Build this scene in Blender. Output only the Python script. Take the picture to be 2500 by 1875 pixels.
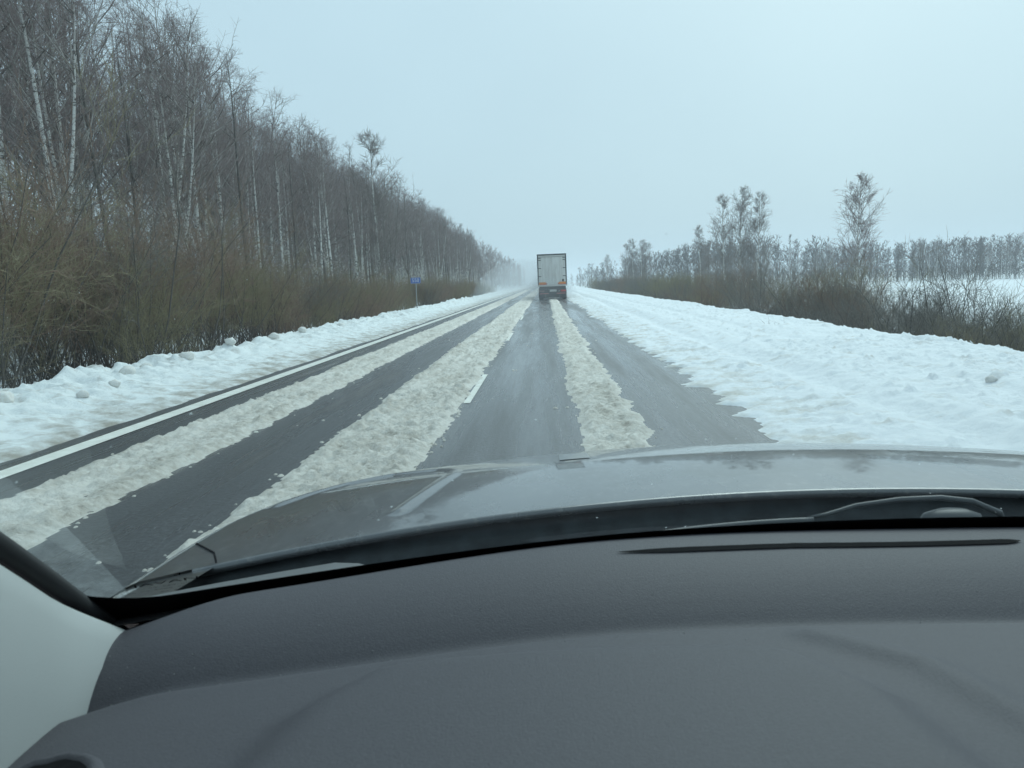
import bpy, math, random
import numpy as np
from mathutils import Matrix, Vector

for o in list(bpy.data.objects):
    bpy.data.objects.remove(o)
sc = bpy.context.scene
COL = sc.collection
rad = math.radians
rng = np.random.default_rng(7)
random.seed(7)

# ------------------------------------------------------------------ camera
CAM = np.array([0.0, 0.0, 1.5])
YAW, PITCH, ROLL = rad(2.76), rad(7.45), rad(2.3)
fwd = np.array([-math.sin(YAW) * math.cos(PITCH), math.cos(YAW) * math.cos(PITCH), -math.sin(PITCH)])
r0 = np.array([math.cos(YAW), math.sin(YAW), 0.0])
u0 = np.cross(r0, fwd)
RGT = math.cos(ROLL) * r0 - math.sin(ROLL) * u0
UPV = math.sin(ROLL) * r0 + math.cos(ROLL) * u0
cd = bpy.data.cameras.new('camera')
cam = bpy.data.objects.new('camera', cd)
COL.objects.link(cam)
m = Matrix(((RGT[0], UPV[0], -fwd[0], CAM[0]), (RGT[1], UPV[1], -fwd[1], CAM[1]),
            (RGT[2], UPV[2], -fwd[2], CAM[2]), (0, 0, 0, 1)))
cam.matrix_world = m
cd.sensor_width = 36
cd.lens = 36 * 769 / 1024
cd.clip_start = 0.02
cd.clip_end = 6000
cd.dof.use_dof = True            # a phone camera: small aperture, focus far away
cd.dof.focus_distance = 30
cd.dof.aperture_fstop = 20
sc.camera = cam

# ------------------------------------------------------------------ world, sun, exposure
SUN_EL, SUN_AZ = 42, 25          # degrees; azimuth clockwise from the road direction (+Y)
w = bpy.data.worlds.new('World')
sc.world = w
w.use_nodes = True
nt = w.node_tree
nt.nodes.clear()
sky = nt.nodes.new('ShaderNodeTexSky')
sky.sky_type = 'NISHITA'
sky.sun_disc = False
sky.sun_elevation = rad(SUN_EL)
sky.sun_rotation = rad(SUN_AZ)
sky.air_density = 1.0
sky.dust_density = 6.0
bg1 = nt.nodes.new('ShaderNodeBackground')
bg1.inputs['Strength'].default_value = 0.10
nt.links.new(sky.outputs[0], bg1.inputs['Color'])
bg2 = nt.nodes.new('ShaderNodeBackground')   # the even cloud cover
bg2.inputs['Strength'].default_value = 0.95
_tc = nt.nodes.new('ShaderNodeTexCoord')
_ns = nt.nodes.new('ShaderNodeTexNoise'); _ns.inputs['Scale'].default_value = 2.2; _ns.inputs['Detail'].default_value = 4
nt.links.new(_tc.outputs['Generated'], _ns.inputs['Vector'])
_rp = nt.nodes.new('ShaderNodeValToRGB')
_rp.color_ramp.elements[0].position = 0.3; _rp.color_ramp.elements[0].color = (0.735, 0.83, 0.94, 1)
_rp.color_ramp.elements[1].position = 0.7; _rp.color_ramp.elements[1].color = (0.80, 0.895, 1.0, 1)
nt.links.new(_ns.outputs['Fac'], _rp.inputs[0]); nt.links.new(_rp.outputs[0], bg2.inputs['Color'])
mx = nt.nodes.new('ShaderNodeMixShader')
mx.inputs[0].default_value = 0.88
nt.links.new(bg1.outputs[0], mx.inputs[1])
nt.links.new(bg2.outputs[0], mx.inputs[2])
wo = nt.nodes.new('ShaderNodeOutputWorld')
nt.links.new(mx.outputs[0], wo.inputs[0])

sl = bpy.data.lights.new('sun', 'SUN')
sl.energy = 1.6
sl.angle = rad(40)
sl.color = (1.0, 0.99, 0.96)
so = bpy.data.objects.new('sun', sl)
COL.objects.link(so)
sd = Vector((math.sin(rad(SUN_AZ)) * math.cos(rad(SUN_EL)), math.cos(rad(SUN_AZ)) * math.cos(rad(SUN_EL)), math.sin(rad(SUN_EL))))
so.rotation_euler = sd.to_track_quat('Z', 'Y').to_euler()

sc.view_settings.view_transform = 'Standard'
sc.view_settings.look = 'None'
sc.view_settings.exposure = 0.0
sc.view_settings.gamma = 1.0
sc.render.engine = 'CYCLES'
cy = sc.cycles
cy.max_bounces = 7
cy.diffuse_bounces = 3
cy.glossy_bounces = 3
cy.transmission_bounces = 4
cy.transparent_max_bounces = 16
cy.volume_bounces = 1
cy.use_denoising = True
cy.denoiser = 'OPENIMAGEDENOISE'
cy.denoising_input_passes = 'RGB_ALBEDO_NORMAL'
cy.denoising_prefilter = 'ACCURATE'
cy.use_adaptive_sampling = True
cy.adaptive_threshold = 0.008
cy.sample_clamp_indirect = 6

# ------------------------------------------------------------------ helpers
def tag(o, label=None, cat=None, group=None, kind=None):
    if label: o['label'] = label
    if cat: o['category'] = cat
    if group: o['group'] = group
    if kind: o['kind'] = kind
    return o

def empty(name, loc=(0, 0, 0), rz=0.0, s=1.0, **k):
    o = bpy.data.objects.new(name, None)
    COL.objects.link(o)
    o.location = loc
    o.rotation_euler = (0, 0, rz)
    o.scale = (s, s, s)
    o.empty_display_size = 0.1
    return tag(o, **k)

def mesh(name, V, quads=None, tris=None, mats=(), mi=None, smooth=True):
    me = bpy.data.meshes.new(name)
    V = np.asarray(V, dtype=np.float32)
    me.vertices.add(len(V))
    me.vertices.foreach_set('co', V.ravel())
    loops, starts, tot = [], [], 0
    for F, n in ((quads, 4), (tris, 3)):
        if F is None or len(F) == 0: continue
        F = np.asarray(F, dtype=np.int32)
        loops.append(F.ravel())
        starts.append(np.arange(len(F), dtype=np.int32) * n + tot)
        tot += len(F) * n
    L = np.concatenate(loops); S = np.concatenate(starts)
    me.loops.add(len(L)); me.loops.foreach_set('vertex_index', L)
    me.polygons.add(len(S)); me.polygons.foreach_set('loop_start', S)
    if mi is not None: me.polygons.foreach_set('material_index', np.asarray(mi, dtype=np.int32))
    me.polygons.foreach_set('use_smooth', np.full(len(S), bool(smooth)))
    for mt in mats: me.materials.append(mt)
    me.update(calc_edges=True)
    me.validate()
    return me

def obj(name, me, parent=None, **k):
    o = bpy.data.objects.new(name, me)
    COL.objects.link(o)
    if parent is not None: o.parent = parent
    return tag(o, **k)

class MB:
    """collects boxes, tubes and loose shapes into one mesh"""
    def __init__(s): s.V = []; s.Q = []; s.T = []; s.n = 0
    def add(s, V, Q=None, T=None):
        V = np.asarray(V, float)
        s.V.append(V)
        if Q is not None and len(Q): s.Q.append(np.asarray(Q, int) + s.n)
        if T is not None and len(T): s.T.append(np.asarray(T, int) + s.n)
        s.n += len(V)
        return s
    def box(s, x0, x1, y0, y1, z0, z1, b=0.0):
        if b <= 0:
            V = [(x, y, z) for z in (z0, z1) for y in (y0, y1) for x in (x0, x1)]
            return s.add(V, [(0, 2, 3, 1), (4, 5, 7, 6), (0, 1, 5, 4), (2, 6, 7, 3), (0, 4, 6, 2), (1, 3, 7, 5)])
        # chamfered box
        V = []
        for (xs, ys, zs) in (((x0 + b, x1 - b), (y0 + b, y1 - b), (z0, z1)), ((x0 + b, x1 - b), (y0, y1), (z0 + b, z1 - b)), ((x0, x1), (y0 + b, y1 - b), (z0 + b, z1 - b))):
            V += [(x, y, z) for z in zs for y in ys for x in xs]
        Q = [(0, 2, 3, 1), (4, 5, 7, 6), (8, 9, 13, 12), (10, 14, 15, 11), (16, 20, 22, 18), (17, 19, 23, 21)]
        T = []
        for k in range(8): T.append((k, 8 + k, 16 + k))
        # edges along x: between A(z) and B(y)
        for z in (0, 1):
            for y in (0, 1):
                i, j = z * 4 + y * 2, z * 4 + y * 2 + 1
                Q.append((i, j, 8 + j, 8 + i))
        for z in (0, 1):
            for x in (0, 1):
                i, j = z * 4 + x, z * 4 + 2 + x
                Q.append((i, j, 16 + j, 16 + i))
        for y in (0, 1):
            for x in (0, 1):
                i, j = y * 2 + x, 4 + y * 2 + x
                Q.append((8 + i, 8 + j, 16 + j, 16 + i))
        return s.add(V, Q, T)
    def tube(s, pts, r, n=8, cap=True):
        P = np.asarray(pts, float)[None]
        R = np.broadcast_to(np.asarray(r, float), (len(pts),))[None]
        V, Q = tubes(P, R, n)
        k = len(pts)
        T = []
        if cap:
            V = np.vstack([V, P[0, :1], P[0, -1:]])
            T = [(k * n, (j + 1) % n, j) for j in range(n)] + [(k * n + 1, (k - 1) * n + j, (k - 1) * n + (j + 1) % n) for j in range(n)]
        return s.add(V, Q, T)
    def cyl(s, c, axis, r, h, n=20):
        a = np.zeros(3); a['xyz'.index(axis)] = h / 2
        c = np.asarray(c, float)
        return s.tube([c - a, c + a], r, n)
    def build(s, name, mat, parent=None, smooth=False, **k):
        me = mesh(name, np.vstack(s.V), np.vstack(s.Q) if s.Q else None, np.vstack(s.T) if s.T else None, [mat], smooth=smooth)
        return obj(name, me, parent, **k)

def tubes(P, R, sides):
    """P (n,k,3) polylines, R (n,k) radii -> verts, quads"""
    n, k, _ = P.shape
    T = np.gradient(P, axis=1)
    T /= np.linalg.norm(T, axis=2, keepdims=True) + 1e-9
    ref = np.where(np.abs(T[:, :1, 2:3]) > 0.9, np.array([1.0, 0, 0]), np.array([0, 0, 1.0]))
    ref = np.broadcast_to(ref, T.shape)
    A = np.cross(T, ref); A /= np.linalg.norm(A, axis=2, keepdims=True) + 1e-9
    B = np.cross(T, A)
    ang = np.arange(sides) * 2 * math.pi / sides
    V = P[:, :, None] + R[:, :, None, None] * (A[:, :, None] * np.cos(ang)[:, None] + B[:, :, None] * np.sin(ang)[:, None])
    idx = np.arange(n * k * sides).reshape(n, k, sides)
    nx = np.roll(idx, -1, axis=2)
    Q = np.stack([idx[:, :-1], nx[:, :-1], nx[:, 1:], idx[:, 1:]], axis=-1).reshape(-1, 4)
    return V.reshape(-1, 3), Q

def gridquads(nr, nc):
    i = np.arange(nr * nc).reshape(nr, nc)
    return np.stack([i[:-1, :-1], i[:-1, 1:], i[1:, 1:], i[1:, :-1]], -1).reshape(-1, 4)

def _hash(ix, iy, s):
    h = (ix * 374761393 + iy * 668265263 + s * 982451653) & 0xFFFFFFFF
    h = ((h ^ (h >> 13)) * 1274126177) & 0xFFFFFFFF
    h = h ^ (h >> 16)
    return (h & 0xFFFF) / 65535.0

def vnoise(x, y, s=0):
    x = np.asarray(x, float); y = np.asarray(y, float)
    ix = np.floor(x).astype(np.int64); iy = np.floor(y).astype(np.int64)
    fx = x - ix; fy = y - iy
    fx = fx * fx * (3 - 2 * fx); fy = fy * fy * (3 - 2 * fy)
    a, b = _hash(ix, iy, s), _hash(ix + 1, iy, s)
    c, d = _hash(ix, iy + 1, s), _hash(ix + 1, iy + 1, s)
    return (a + (b - a) * fx + (c - a) * fy + (a - b - c + d) * fx * fy) * 2 - 1

def fbm(x, y, s=0, oct=4, g=0.5):
    t, a = 0, 1.0
    for o in range(oct):
        t = t + a * vnoise(x * 2 ** o + 17.3 * o, y * 2 ** o - 9.1 * o, s + o)
        a *= g
    return t

def sstep(a, b, x):
    t = np.clip((x - a) / (b - a), 0, 1)
    return t * t * (3 - 2 * t)

def yrows(segs):
    out = []
    for a, b, st in segs:
        out.append(np.arange(a, b, st))
    out.append([segs[-1][1]])
    return np.concatenate(out)

# ------------------------------------------------------------------ materials
MATS = {}
def pmat(name, col, rough=0.6, metal=0.0, spec=0.5, coat=0.0, noise=None, bump=None):
    """noise=(scale, amount, dark colour); bump=(scale, strength, distance)"""
    if name in MATS: return MATS[name]
    mt = bpy.data.materials.new(name)
    mt.use_nodes = True
    N = mt.node_tree; p = N.nodes['Principled BSDF']
    p.inputs['Base Color'].default_value = (*col, 1)
    p.inputs['Roughness'].default_value = rough
    p.inputs['Metallic'].default_value = metal
    p.inputs['Specular IOR Level'].default_value = spec
    p.inputs['Coat Weight'].default_value = coat
    p.inputs['Coat Roughness'].default_value = 0.06
    if noise or bump:
        tc = N.nodes.new('ShaderNodeTexCoord')
    if noise:
        t = N.nodes.new('ShaderNodeTexNoise'); t.inputs['Scale'].default_value = noise[0]; t.inputs['Detail'].default_value = 6
        N.links.new(tc.outputs['Object'], t.inputs['Vector'])
        r = N.nodes.new('ShaderNodeValToRGB')
        r.color_ramp.elements[0].position = 0.5 - noise[1]; r.color_ramp.elements[1].position = 0.5 + noise[1]
        r.color_ramp.elements[0].color = (*noise[2], 1); r.color_ramp.elements[1].color = (*col, 1)
        N.links.new(t.outputs['Fac'], r.inputs[0]); N.links.new(r.outputs[0], p.inputs['Base Color'])
    if bump:
        t = N.nodes.new('ShaderNodeTexNoise'); t.inputs['Scale'].default_value = bump[0]; t.inputs['Detail'].default_value = 5
        N.links.new(tc.outputs['Object'], t.inputs['Vector'])
        b = N.nodes.new('ShaderNodeBump'); b.inputs['Strength'].default_value = bump[1]; b.inputs['Distance'].default_value = bump[2]
        N.links.new(t.outputs['Fac'], b.inputs['Height']); N.links.new(b.outputs[0], p.inputs['Normal'])
    MATS[name] = mt
    return mt

class NG:
    """tiny node-graph helper"""
    def __init__(s, name):
        s.m = bpy.data.materials.new(name); s.m.use_nodes = True
        s.t = s.m.node_tree; s.p = s.t.nodes['Principled BSDF']
        s.out = s.t.nodes['Material Output']
        s.tc = s.t.nodes.new('ShaderNodeTexCoord')
        MATS[name] = s.m
    def n(s, kind, **k):
        nd = s.t.nodes.new(kind)
        for a, v in k.items(): setattr(nd, a, v)
        return nd
    def l(s, a, b): s.t.links.new(a, b)
    def map(s, scale, src='Object', loc=(0, 0, 0)):
        mp = s.n('ShaderNodeMapping'); mp.inputs['Scale'].default_value = scale; mp.inputs['Location'].default_value = loc
        s.l(s.tc.outputs[src], mp.inputs['Vector']); return mp.outputs[0]
    def noise(s, vec, scale, detail=5, rough=0.55):
        t = s.n('ShaderNodeTexNoise'); t.inputs['Scale'].default_value = scale; t.inputs['Detail'].default_value = detail; t.inputs['Roughness'].default_value = rough
        s.l(vec, t.inputs['Vector']); return t.outputs['Fac']
    def ramp(s, fac, stops):
        r = s.n('ShaderNodeValToRGB'); e = r.color_ramp.elements
        while len(e) < len(stops): e.new(0.5)
        for i, (pos, c) in enumerate(stops):
            e[i].position = pos; e[i].color = (*c, 1) if len(c) == 3 else c
        s.l(fac, r.inputs[0]); return r.outputs[0]
    def math(s, op, a, b=None, clamp=False):
        nd = s.n('ShaderNodeMath', operation=op, use_clamp=clamp)
        for i, v in enumerate((a, b)):
            if v is None: continue
            if isinstance(v, (int, float)): nd.inputs[i].default_value = v
            else: s.l(v, nd.inputs[i])
        return nd.outputs[0]
    def mix(s, fac, a, b):
        nd = s.n('ShaderNodeMix', data_type='RGBA')
        if isinstance(fac, (int, float)): nd.inputs[0].default_value = fac
        else: s.l(fac, nd.inputs[0])
        for i, v in ((6, a), (7, b)):
            if isinstance(v, tuple): nd.inputs[i].default_value = (*v, 1)
            else: s.l(v, nd.inputs[i])
        return nd.outputs[2]
    def bump(s, h, strength, dist):
        b = s.n('ShaderNodeBump'); b.inputs['Strength'].default_value = strength; b.inputs['Distance'].default_value = dist
        s.l(h, b.inputs['Height']); s.l(b.outputs[0], s.p.inputs['Normal'])
    def xyz(s):
        q = s.n('ShaderNodeSeparateXYZ'); s.l(s.tc.outputs['Object'], q.inputs[0]); return q.outputs

# fresh snow
def snow_mat(name, clean, dirty, lo, hi, scale=1.2, bumpd=0.03, edge=None, rough=0.75):
    g = NG(name)
    v = g.map((1, 1, 1))
    a = g.noise(v, scale, 7, 0.62)
    if edge is not None:      # dirt thrown up by the traffic, thicker beside the road
        x = g.xyz()[0]
        mr = g.n('ShaderNodeMapRange'); mr.inputs[1].default_value = edge[0]; mr.inputs[2].default_value = edge[1]
        mr.inputs[3].default_value = edge[2]; mr.inputs[4].default_value = 0.0
        g.l(x, mr.inputs[0])
        a = g.math('SUBTRACT', a, mr.outputs[0])
    c = g.ramp(a, [(lo, dirty), (hi, clean)])
    g.l(c, g.p.inputs['Base Color'])
    g.p.inputs['Roughness'].default_value = rough
    g.p.inputs['Specular IOR Level'].default_value = 0.25
    h = g.noise(v, 16, 9, 0.75)
    g.bump(h, 0.75, bumpd)
    return g.m
SNOW = snow_mat('snow_field', (0.84, 0.86, 0.87), (0.76, 0.78, 0.79), 0.3, 0.6, 0.4)
SNOW_L = snow_mat('snow_bank_left', (0.86, 0.89, 0.88), (0.40, 0.37, 0.32), 0.17, 0.47, 3.0, 0.05, (-4.9, -6.3, 0.30))
SNOW_R = snow_mat('snow_verge_right', (0.87, 0.89, 0.90), (0.60, 0.57, 0.51), 0.20, 0.44, 2.0, 0.03, (1.8, 3.6, 0.17))
LUMP = snow_mat('snow_lump', (0.86, 0.85, 0.82), (0.74, 0.71, 0.64), 0.3, 0.6, 5.0, 0.02)
def slush_mat():
    g = NG('brown_slush')
    v = g.map((1, 1, 1))
    a = g.noise(v, 14, 6, 0.6)
    b = g.noise(g.map((1, 0.35, 1)), 2.2, 5, 0.6)
    s_ = g.math('ADD', g.math('MULTIPLY', a, 0.5), g.math('MULTIPLY', b, 0.5))
    c = g.ramp(s_, [(0.30, (0.26, 0.22, 0.17)), (0.42, (0.54, 0.50, 0.43)), (0.58, (0.75, 0.715, 0.645))])
    g.l(c, g.p.inputs['Base Color'])
    g.p.inputs['Roughness'].default_value = 0.55
    g.bump(g.noise(v, 30, 7, 0.7), 1.0, 0.03)
    return g.m
SLUSH = slush_mat()
def asphalt_mat():
    g = NG('wet_asphalt')
    v = g.map((1, 1, 1))
    fine = g.noise(v, 26, 7, 0.8)
    lane = g.noise(g.map((1, 0.05, 1)), 2.0, 5, 0.6)
    c = g.ramp(fine, [(0.38, (0.008, 0.009, 0.011)), (0.50, (0.024, 0.027, 0.032)), (0.64, (0.105, 0.115, 0.128))])
    c2 = g.mix(g.ramp(lane, [(0.40, (0, 0, 0)), (0.66, (0.8, 0.8, 0.8))]), c, (0.065, 0.068, 0.071))
    g.l(c2, g.p.inputs['Base Color'])
    r = g.ramp(lane, [(0.38, (0.12,) * 3), (0.62, (0.42,) * 3)])
    g.l(r, g.p.inputs['Roughness'])
    g.p.inputs['Specular IOR Level'].default_value = 0.42
    big = g.noise(g.map((1, 0.7, 1)), 28, 5, 0.7)
    h = g.math('ADD', g.math('MULTIPLY', fine, 0.5), big)
    g.bump(h, 0.7, 0.014)
    g.l(g.ramp(lane, [(0.40, (0.42,) * 3), (0.62, (0.10,) * 3)]), g.p.inputs['Coat Weight'])
    g.p.inputs['Coat IOR'].default_value = 1.34
    g.l(g.ramp(big, [(0.35, (0.06,) * 3), (0.65, (0.26,) * 3)]), g.p.inputs['Coat Roughness'])
    return g.m
ASPH = asphalt_mat()
PAINT = pmat('road_paint', (0.84, 0.83, 0.76), 0.5, noise=(5, 0.2, (0.66, 0.65, 0.58)))

def bark_mat():
    g = NG('birch_bark')
    oi = g.n('ShaderNodeObjectInfo')
    ad = g.n('ShaderNodeVectorMath', operation='ADD')
    g.l(g.tc.outputs['Object'], ad.inputs[0])
    cb = g.n('ShaderNodeCombineXYZ'); g.l(g.math('MULTIPLY', oi.outputs['Random'], 40.0), cb.inputs[2]); g.l(cb.outputs[0], ad.inputs[1])
    mp = g.n('ShaderNodeMapping'); mp.inputs['Scale'].default_value = (2.2, 2.2, 4.2); g.l(ad.outputs[0], mp.inputs['Vector'])
    a = g.noise(mp.outputs[0], 1.6, 4, 0.65)
    mp2 = g.n('ShaderNodeMapping'); mp2.inputs['Scale'].default_value = (3, 3, 30); g.l(ad.outputs[0], mp2.inputs['Vector'])
    b = g.noise(mp2.outputs[0], 1.0, 3, 0.6)
    k = g.math('ADD', g.math('MULTIPLY', a, 0.75), g.math('MULTIPLY', b, 0.25))
    c = g.ramp(k, [(0.40, (0.06, 0.055, 0.05)), (0.44, (0.34, 0.32, 0.30)), (0.48, (0.74, 0.72, 0.68))])
    # thin upper stem turns brown
    z = g.xyz()[2]
    up = g.n('ShaderNodeMapRange'); up.inputs[1].default_value = 10; up.inputs[2].default_value = 17; g.l(z, up.inputs[0])
    c = g.mix(g.math('MULTIPLY', up.outputs[0], 0.7), c, (0.16, 0.12, 0.105))
    g.l(c, g.p.inputs['Base Color'])
    g.p.inputs['Roughness'].default_value = 0.8
    return g.m
BARK = bark_mat()
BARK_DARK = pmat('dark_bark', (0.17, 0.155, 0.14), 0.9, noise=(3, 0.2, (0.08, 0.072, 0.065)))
LIMB = pmat('birch_limb', (0.42, 0.39, 0.36), 0.9, noise=(1.1, 0.10, (0.12, 0.105, 0.095)))
LIMB_PALE = pmat('pale_limb', (0.46, 0.43, 0.39), 0.9, noise=(1.5, 0.12, (0.2, 0.18, 0.16)))
TWIG = pmat('birch_twig', (0.26, 0.205, 0.195), 0.9)
TWIG_PALE = pmat('pale_twig', (0.25, 0.215, 0.20), 0.9)
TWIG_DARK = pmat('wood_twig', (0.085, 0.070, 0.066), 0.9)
SHRUB = {
    'reddish brown': pmat('red_brown_twig', (0.27, 0.185, 0.135), 0.9),
    'olive green': pmat('olive_twig', (0.27, 0.235, 0.135), 0.9),
    'dark grey': pmat('dark_twig', (0.21, 0.195, 0.17), 0.9),
    'yellowish': pmat('yellow_twig', (0.30, 0.255, 0.16), 0.9),
}
STEM = pmat('shrub_stem', (0.12, 0.107, 0.095), 0.9)

# ------------------------------------------------------------------ the setting
def ground_z(x, y):
    x = np.asarray(x, float); y = np.asarray(y, float)
    z = np.full(np.broadcast(x, y).shape, -0.16)
    z = z - 0.75 * sstep(-6.6, -9.6, x)
    z = z - 1.75 * sstep(7.0, 11.5, x) - 0.6 * sstep(12, 40, x) - 0.9 * sstep(60, 200, x)
    z = z + 2.5 * sstep(235, 380, y) * sstep(22, 60, x)
    z = z + 0.12 * fbm(x * 0.35, y * 0.35, 5, 3) * (sstep(-8, -10, x) + sstep(9, 12, x))
    return z

xs = np.concatenate([np.linspace(-1500, -60, 14), np.linspace(-55, -14, 30), np.arange(-13.5, 16, 0.5), np.linspace(17, 60, 30), np.linspace(70, 1500, 22)])
ys = yrows([(-40, 4, 4), (4, 60, 0.8), (60, 200, 4), (200, 700, 20), (700, 3000, 150)])
X, Y = np.meshgrid(xs, ys)
obj('ground', mesh('ground', np.stack([X, Y, ground_z(X, Y)], -1).reshape(-1, 3), gridquads(len(ys), len(xs)), mats=[SNOW]), kind='structure',
    label='snow covered ground either side of the road')

RX0, RX1 = -5.6, 2.9
xs = np.linspace(RX0, RX1, 30)
ys = yrows([(-12, 40, 1.0), (40, 900, 20)])
X, Y = np.meshgrid(xs, ys)
road = obj('road', mesh('road', np.stack([X, Y, 0 * X], -1).reshape(-1, 3), gridquads(len(ys), len(xs)), mats=[ASPH]), kind='structure',
           label='wet dark asphalt road with slush between the wheel tracks')

# painted lines
def strip(name, x0, x1, y0, y1, z=0.004):
    ys = np.linspace(y0, y1, max(2, int((y1 - y0) / 3)))
    V = np.array([(x, y, z) for y in ys for x in (x0, x1)])
    return obj(name, mesh(name, V, gridquads(len(ys), 2), mats=[PAINT]), road)
strip('edge_line', -4.98, -4.75, -10, 700)
for y0 in (9.7, 20.3, 31.6):
    strip('lane_dash', -1.10, -1.015, y0, y0 + 3.1)

# slush ridges between the tracks
def slush(name, x0, x1, hmax, seed, label, y0=2.2, y1=420, wander=0.035, waves=1.0):
    ncol = int((x1 - x0 + 0.4) / 0.028)
    xs = np.linspace(x0 - 0.2, x1 + 0.2, ncol)
    ys = yrows([(y0, 11, 0.03), (11, 28, 0.07), (28, 90, 0.22), (90, y1, 1.2)])
    X, Y = np.meshgrid(xs, ys)
    wl = wander * fbm(Y * 0.35, 0 * Y, seed, 3) + 0.05 * fbm(Y * 3.0, X * 2, seed + 5, 3)
    wr = wander * fbm(Y * 0.35, 0 * Y, seed + 9, 3) + 0.06 * fbm(Y * 3.4, X * 2, seed + 15, 3)
    dl = X - (x0 + wl); dr = (x1 + wr) - X
    d = np.minimum(dl, dr)
    prof = sstep(0.0, 0.16, d)
    lump = 0.55 + 0.30 * fbm(X * 6, Y * 4.5, seed + 21, 4, 0.6) + 0.40 * fbm(X * 17, Y * 15, seed + 33, 3, 0.7)
    edge = np.exp(-((dr - 0.12) / 0.10) ** 2) * 0.5 + np.exp(-((dl - 0.12) / 0.10) ** 2) * 0.3
    Z = hmax * prof * (lump + edge * (0.6 + 0.6 * fbm(X * 9, Y * 6, seed + 41, 2)))
    Z = np.where(d > 0, np.maximum(Z, -0.01), -0.015 - 0.0 * d)
    return obj(name, mesh(name, np.stack([X, Y, Z], -1).reshape(-1, 3), gridquads(len(ys), ncol), mats=[SLUSH]), kind='stuff', label=label, cat='slush')
slush('slush_ridge', -4.22, -3.22, 0.055, 100, 'long ridge of tan slush beside the solid white edge line')
slush('slush_ridge', -2.26, -1.10, 0.066, 200, 'wide ridge of tan slush along the broken centre line', wander=0.04)
slush('slush_ridge', 0.27, 0.95, 0.054, 300, 'narrow ridge of tan slush leading up to the rear of the truck', wander=0.04)

# stray bits of slush on the asphalt
b = MB()
for i in range(330):
    y = 4 + 34 * rng.random() ** 1.7; x = rng.uniform(-4.7, 1.9)
    r = 0.006 + 0.02 * rng.random() ** 2
    if i > 45:
        e = random.choice((-4.22, -3.22, -2.26, -1.10, -1.10, 0.27, 0.95)); x = e + random.gauss(0, 0.05); r = 0.007 + 0.014 * rng.random()
    n = 6; a = np.arange(n) * 2 * math.pi / n + rng.random()
    rr = r * rng.uniform(0.7, 1.3, n)
    V = [(x + rr[k] * math.cos(a[k]) * 1.5, y + rr[k] * math.sin(a[k]) * 1.5, -0.003) for k in range(n)] + [(x + rr[k] * math.cos(a[k]) * .6, y + rr[k] * math.sin(a[k]) * .6, r * 0.7) for k in range(n)] + [(x, y, r * 0.85)]
    b.add(V, [(k, (k + 1) % n, n + (k + 1) % n, n + k) for k in range(n)], [(n + k, n + (k + 1) % n, 2 * n) for k in range(n)])
b.build('slush_crumbs', SLUSH, None, True, kind='stuff', label='scattered crumbs of slush lying on the wet asphalt', cat='slush')

# ploughed bank on the far side of the oncoming lane
def bank_left_z(X, Y):
    t = -5.16 - X + 0.07 * fbm(Y * 0.7, X, 3, 4)         # distance from the road edge
    rid = 2.35 + 0.22 * fbm(Y * 0.28, 0 * Y, 8, 3)
    up = 0.05 * sstep(0.0, 0.25, t) + 0.10 * sstep(0.3, 1.4, t) + 0.11 * sstep(1.1, rid, t)
    z = up - 1.25 * sstep(rid + 0.10, rid + 1.7, t) - 0.14 * sstep(0.05, -0.15, t)
    k = sstep(0.5, 2.2, t) * (1 - sstep(rid + 0.4, rid + 1.2, t))
    z = z + 0.05 * sstep(0.0, 0.5, t) * fbm(X * 5, Y * 5, 31, 4, 0.6) * (0.4 + 0.6 * k)
    lum = np.maximum(fbm(X * 1.9, Y * 1.9, 44, 3, 0.55), 0) ** 1.5
    z = z + 0.10 * k * lum + 0.05 * k * np.maximum(fbm(X * 7, Y * 7, 51, 2), 0)
    return z
xs = np.concatenate([np.arange(-9.8, -8.0, 0.12), np.arange(-8.0, -4.85, 0.045)])
ys = yrows([(3.5, 16, 0.05), (16, 42, 0.13), (42, 130, 0.6), (130, 800, 5)])
X, Y = np.meshgrid(xs, ys)
obj('snow_bank', mesh('snow_bank', np.stack([X, Y, bank_left_z(X, Y)], -1).reshape(-1, 3), gridquads(len(ys), len(xs)), mats=[SNOW_L]),
    kind='stuff', label='lumpy ploughed snow bank along the white edge line', cat='snow')

# broad snowy verge on the near side
def bank_right_z(X, Y):
    teeth = 0.16 * fbm(Y * 1.3, X * 0.3, 61, 3) + 0.14 * fbm(Y * 5.0, X * 0.8, 66, 3) + 0.12 * fbm(Y * 0.2, 0 * Y, 69, 2)
    t = X - (1.98 + teeth)
    z = 0.035 * sstep(0, 0.12, t) + 0.07 * sstep(0.2, 1.6, t) + 0.02 * sstep(1.6, 4.2, t) - 0.05 * sstep(-0.02, -0.12, t)
    z = z - 0.06 * np.exp(-((X - 5.25) / 0.22) ** 2) - 0.08 * np.exp(-((X - 3.55 + 0.15 * vnoise(Y * 0.1, 0 * Y, 3)) / 0.22) ** 2)      # old wheel track
    z = z + 0.035 * np.exp(-((X - 4.05) / 0.2) ** 2)
    k = sstep(0.1, 1.0, t)
    track = 1 - 0.75 * np.exp(-((X - 3.55) / 0.35) ** 2)
    z = z + k * track * (0.022 * fbm(X * 2.2, Y * 0.7, 71, 3, 0.5) + 0.040 * np.maximum(fbm(X * 8, Y * 6.5, 78, 3, 0.65), 0) ** 1.5)
    z = z + 0.016 * sstep(0, 0.2, t) * fbm(X * 14, Y * 12, 81, 3, 0.7)
    z = z + 0.06 * np.maximum(fbm(X * 2.6, Y * 2.6, 91, 2), 0) * sstep(6.4, 7.2, X) - 0.03 * sstep(5.5, 7.2, X)
    z = z - 2.1 * sstep(7.3 + 0.2 * vnoise(Y * 0.4, 0 * Y, 9), 11.2, X)
    return z
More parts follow.
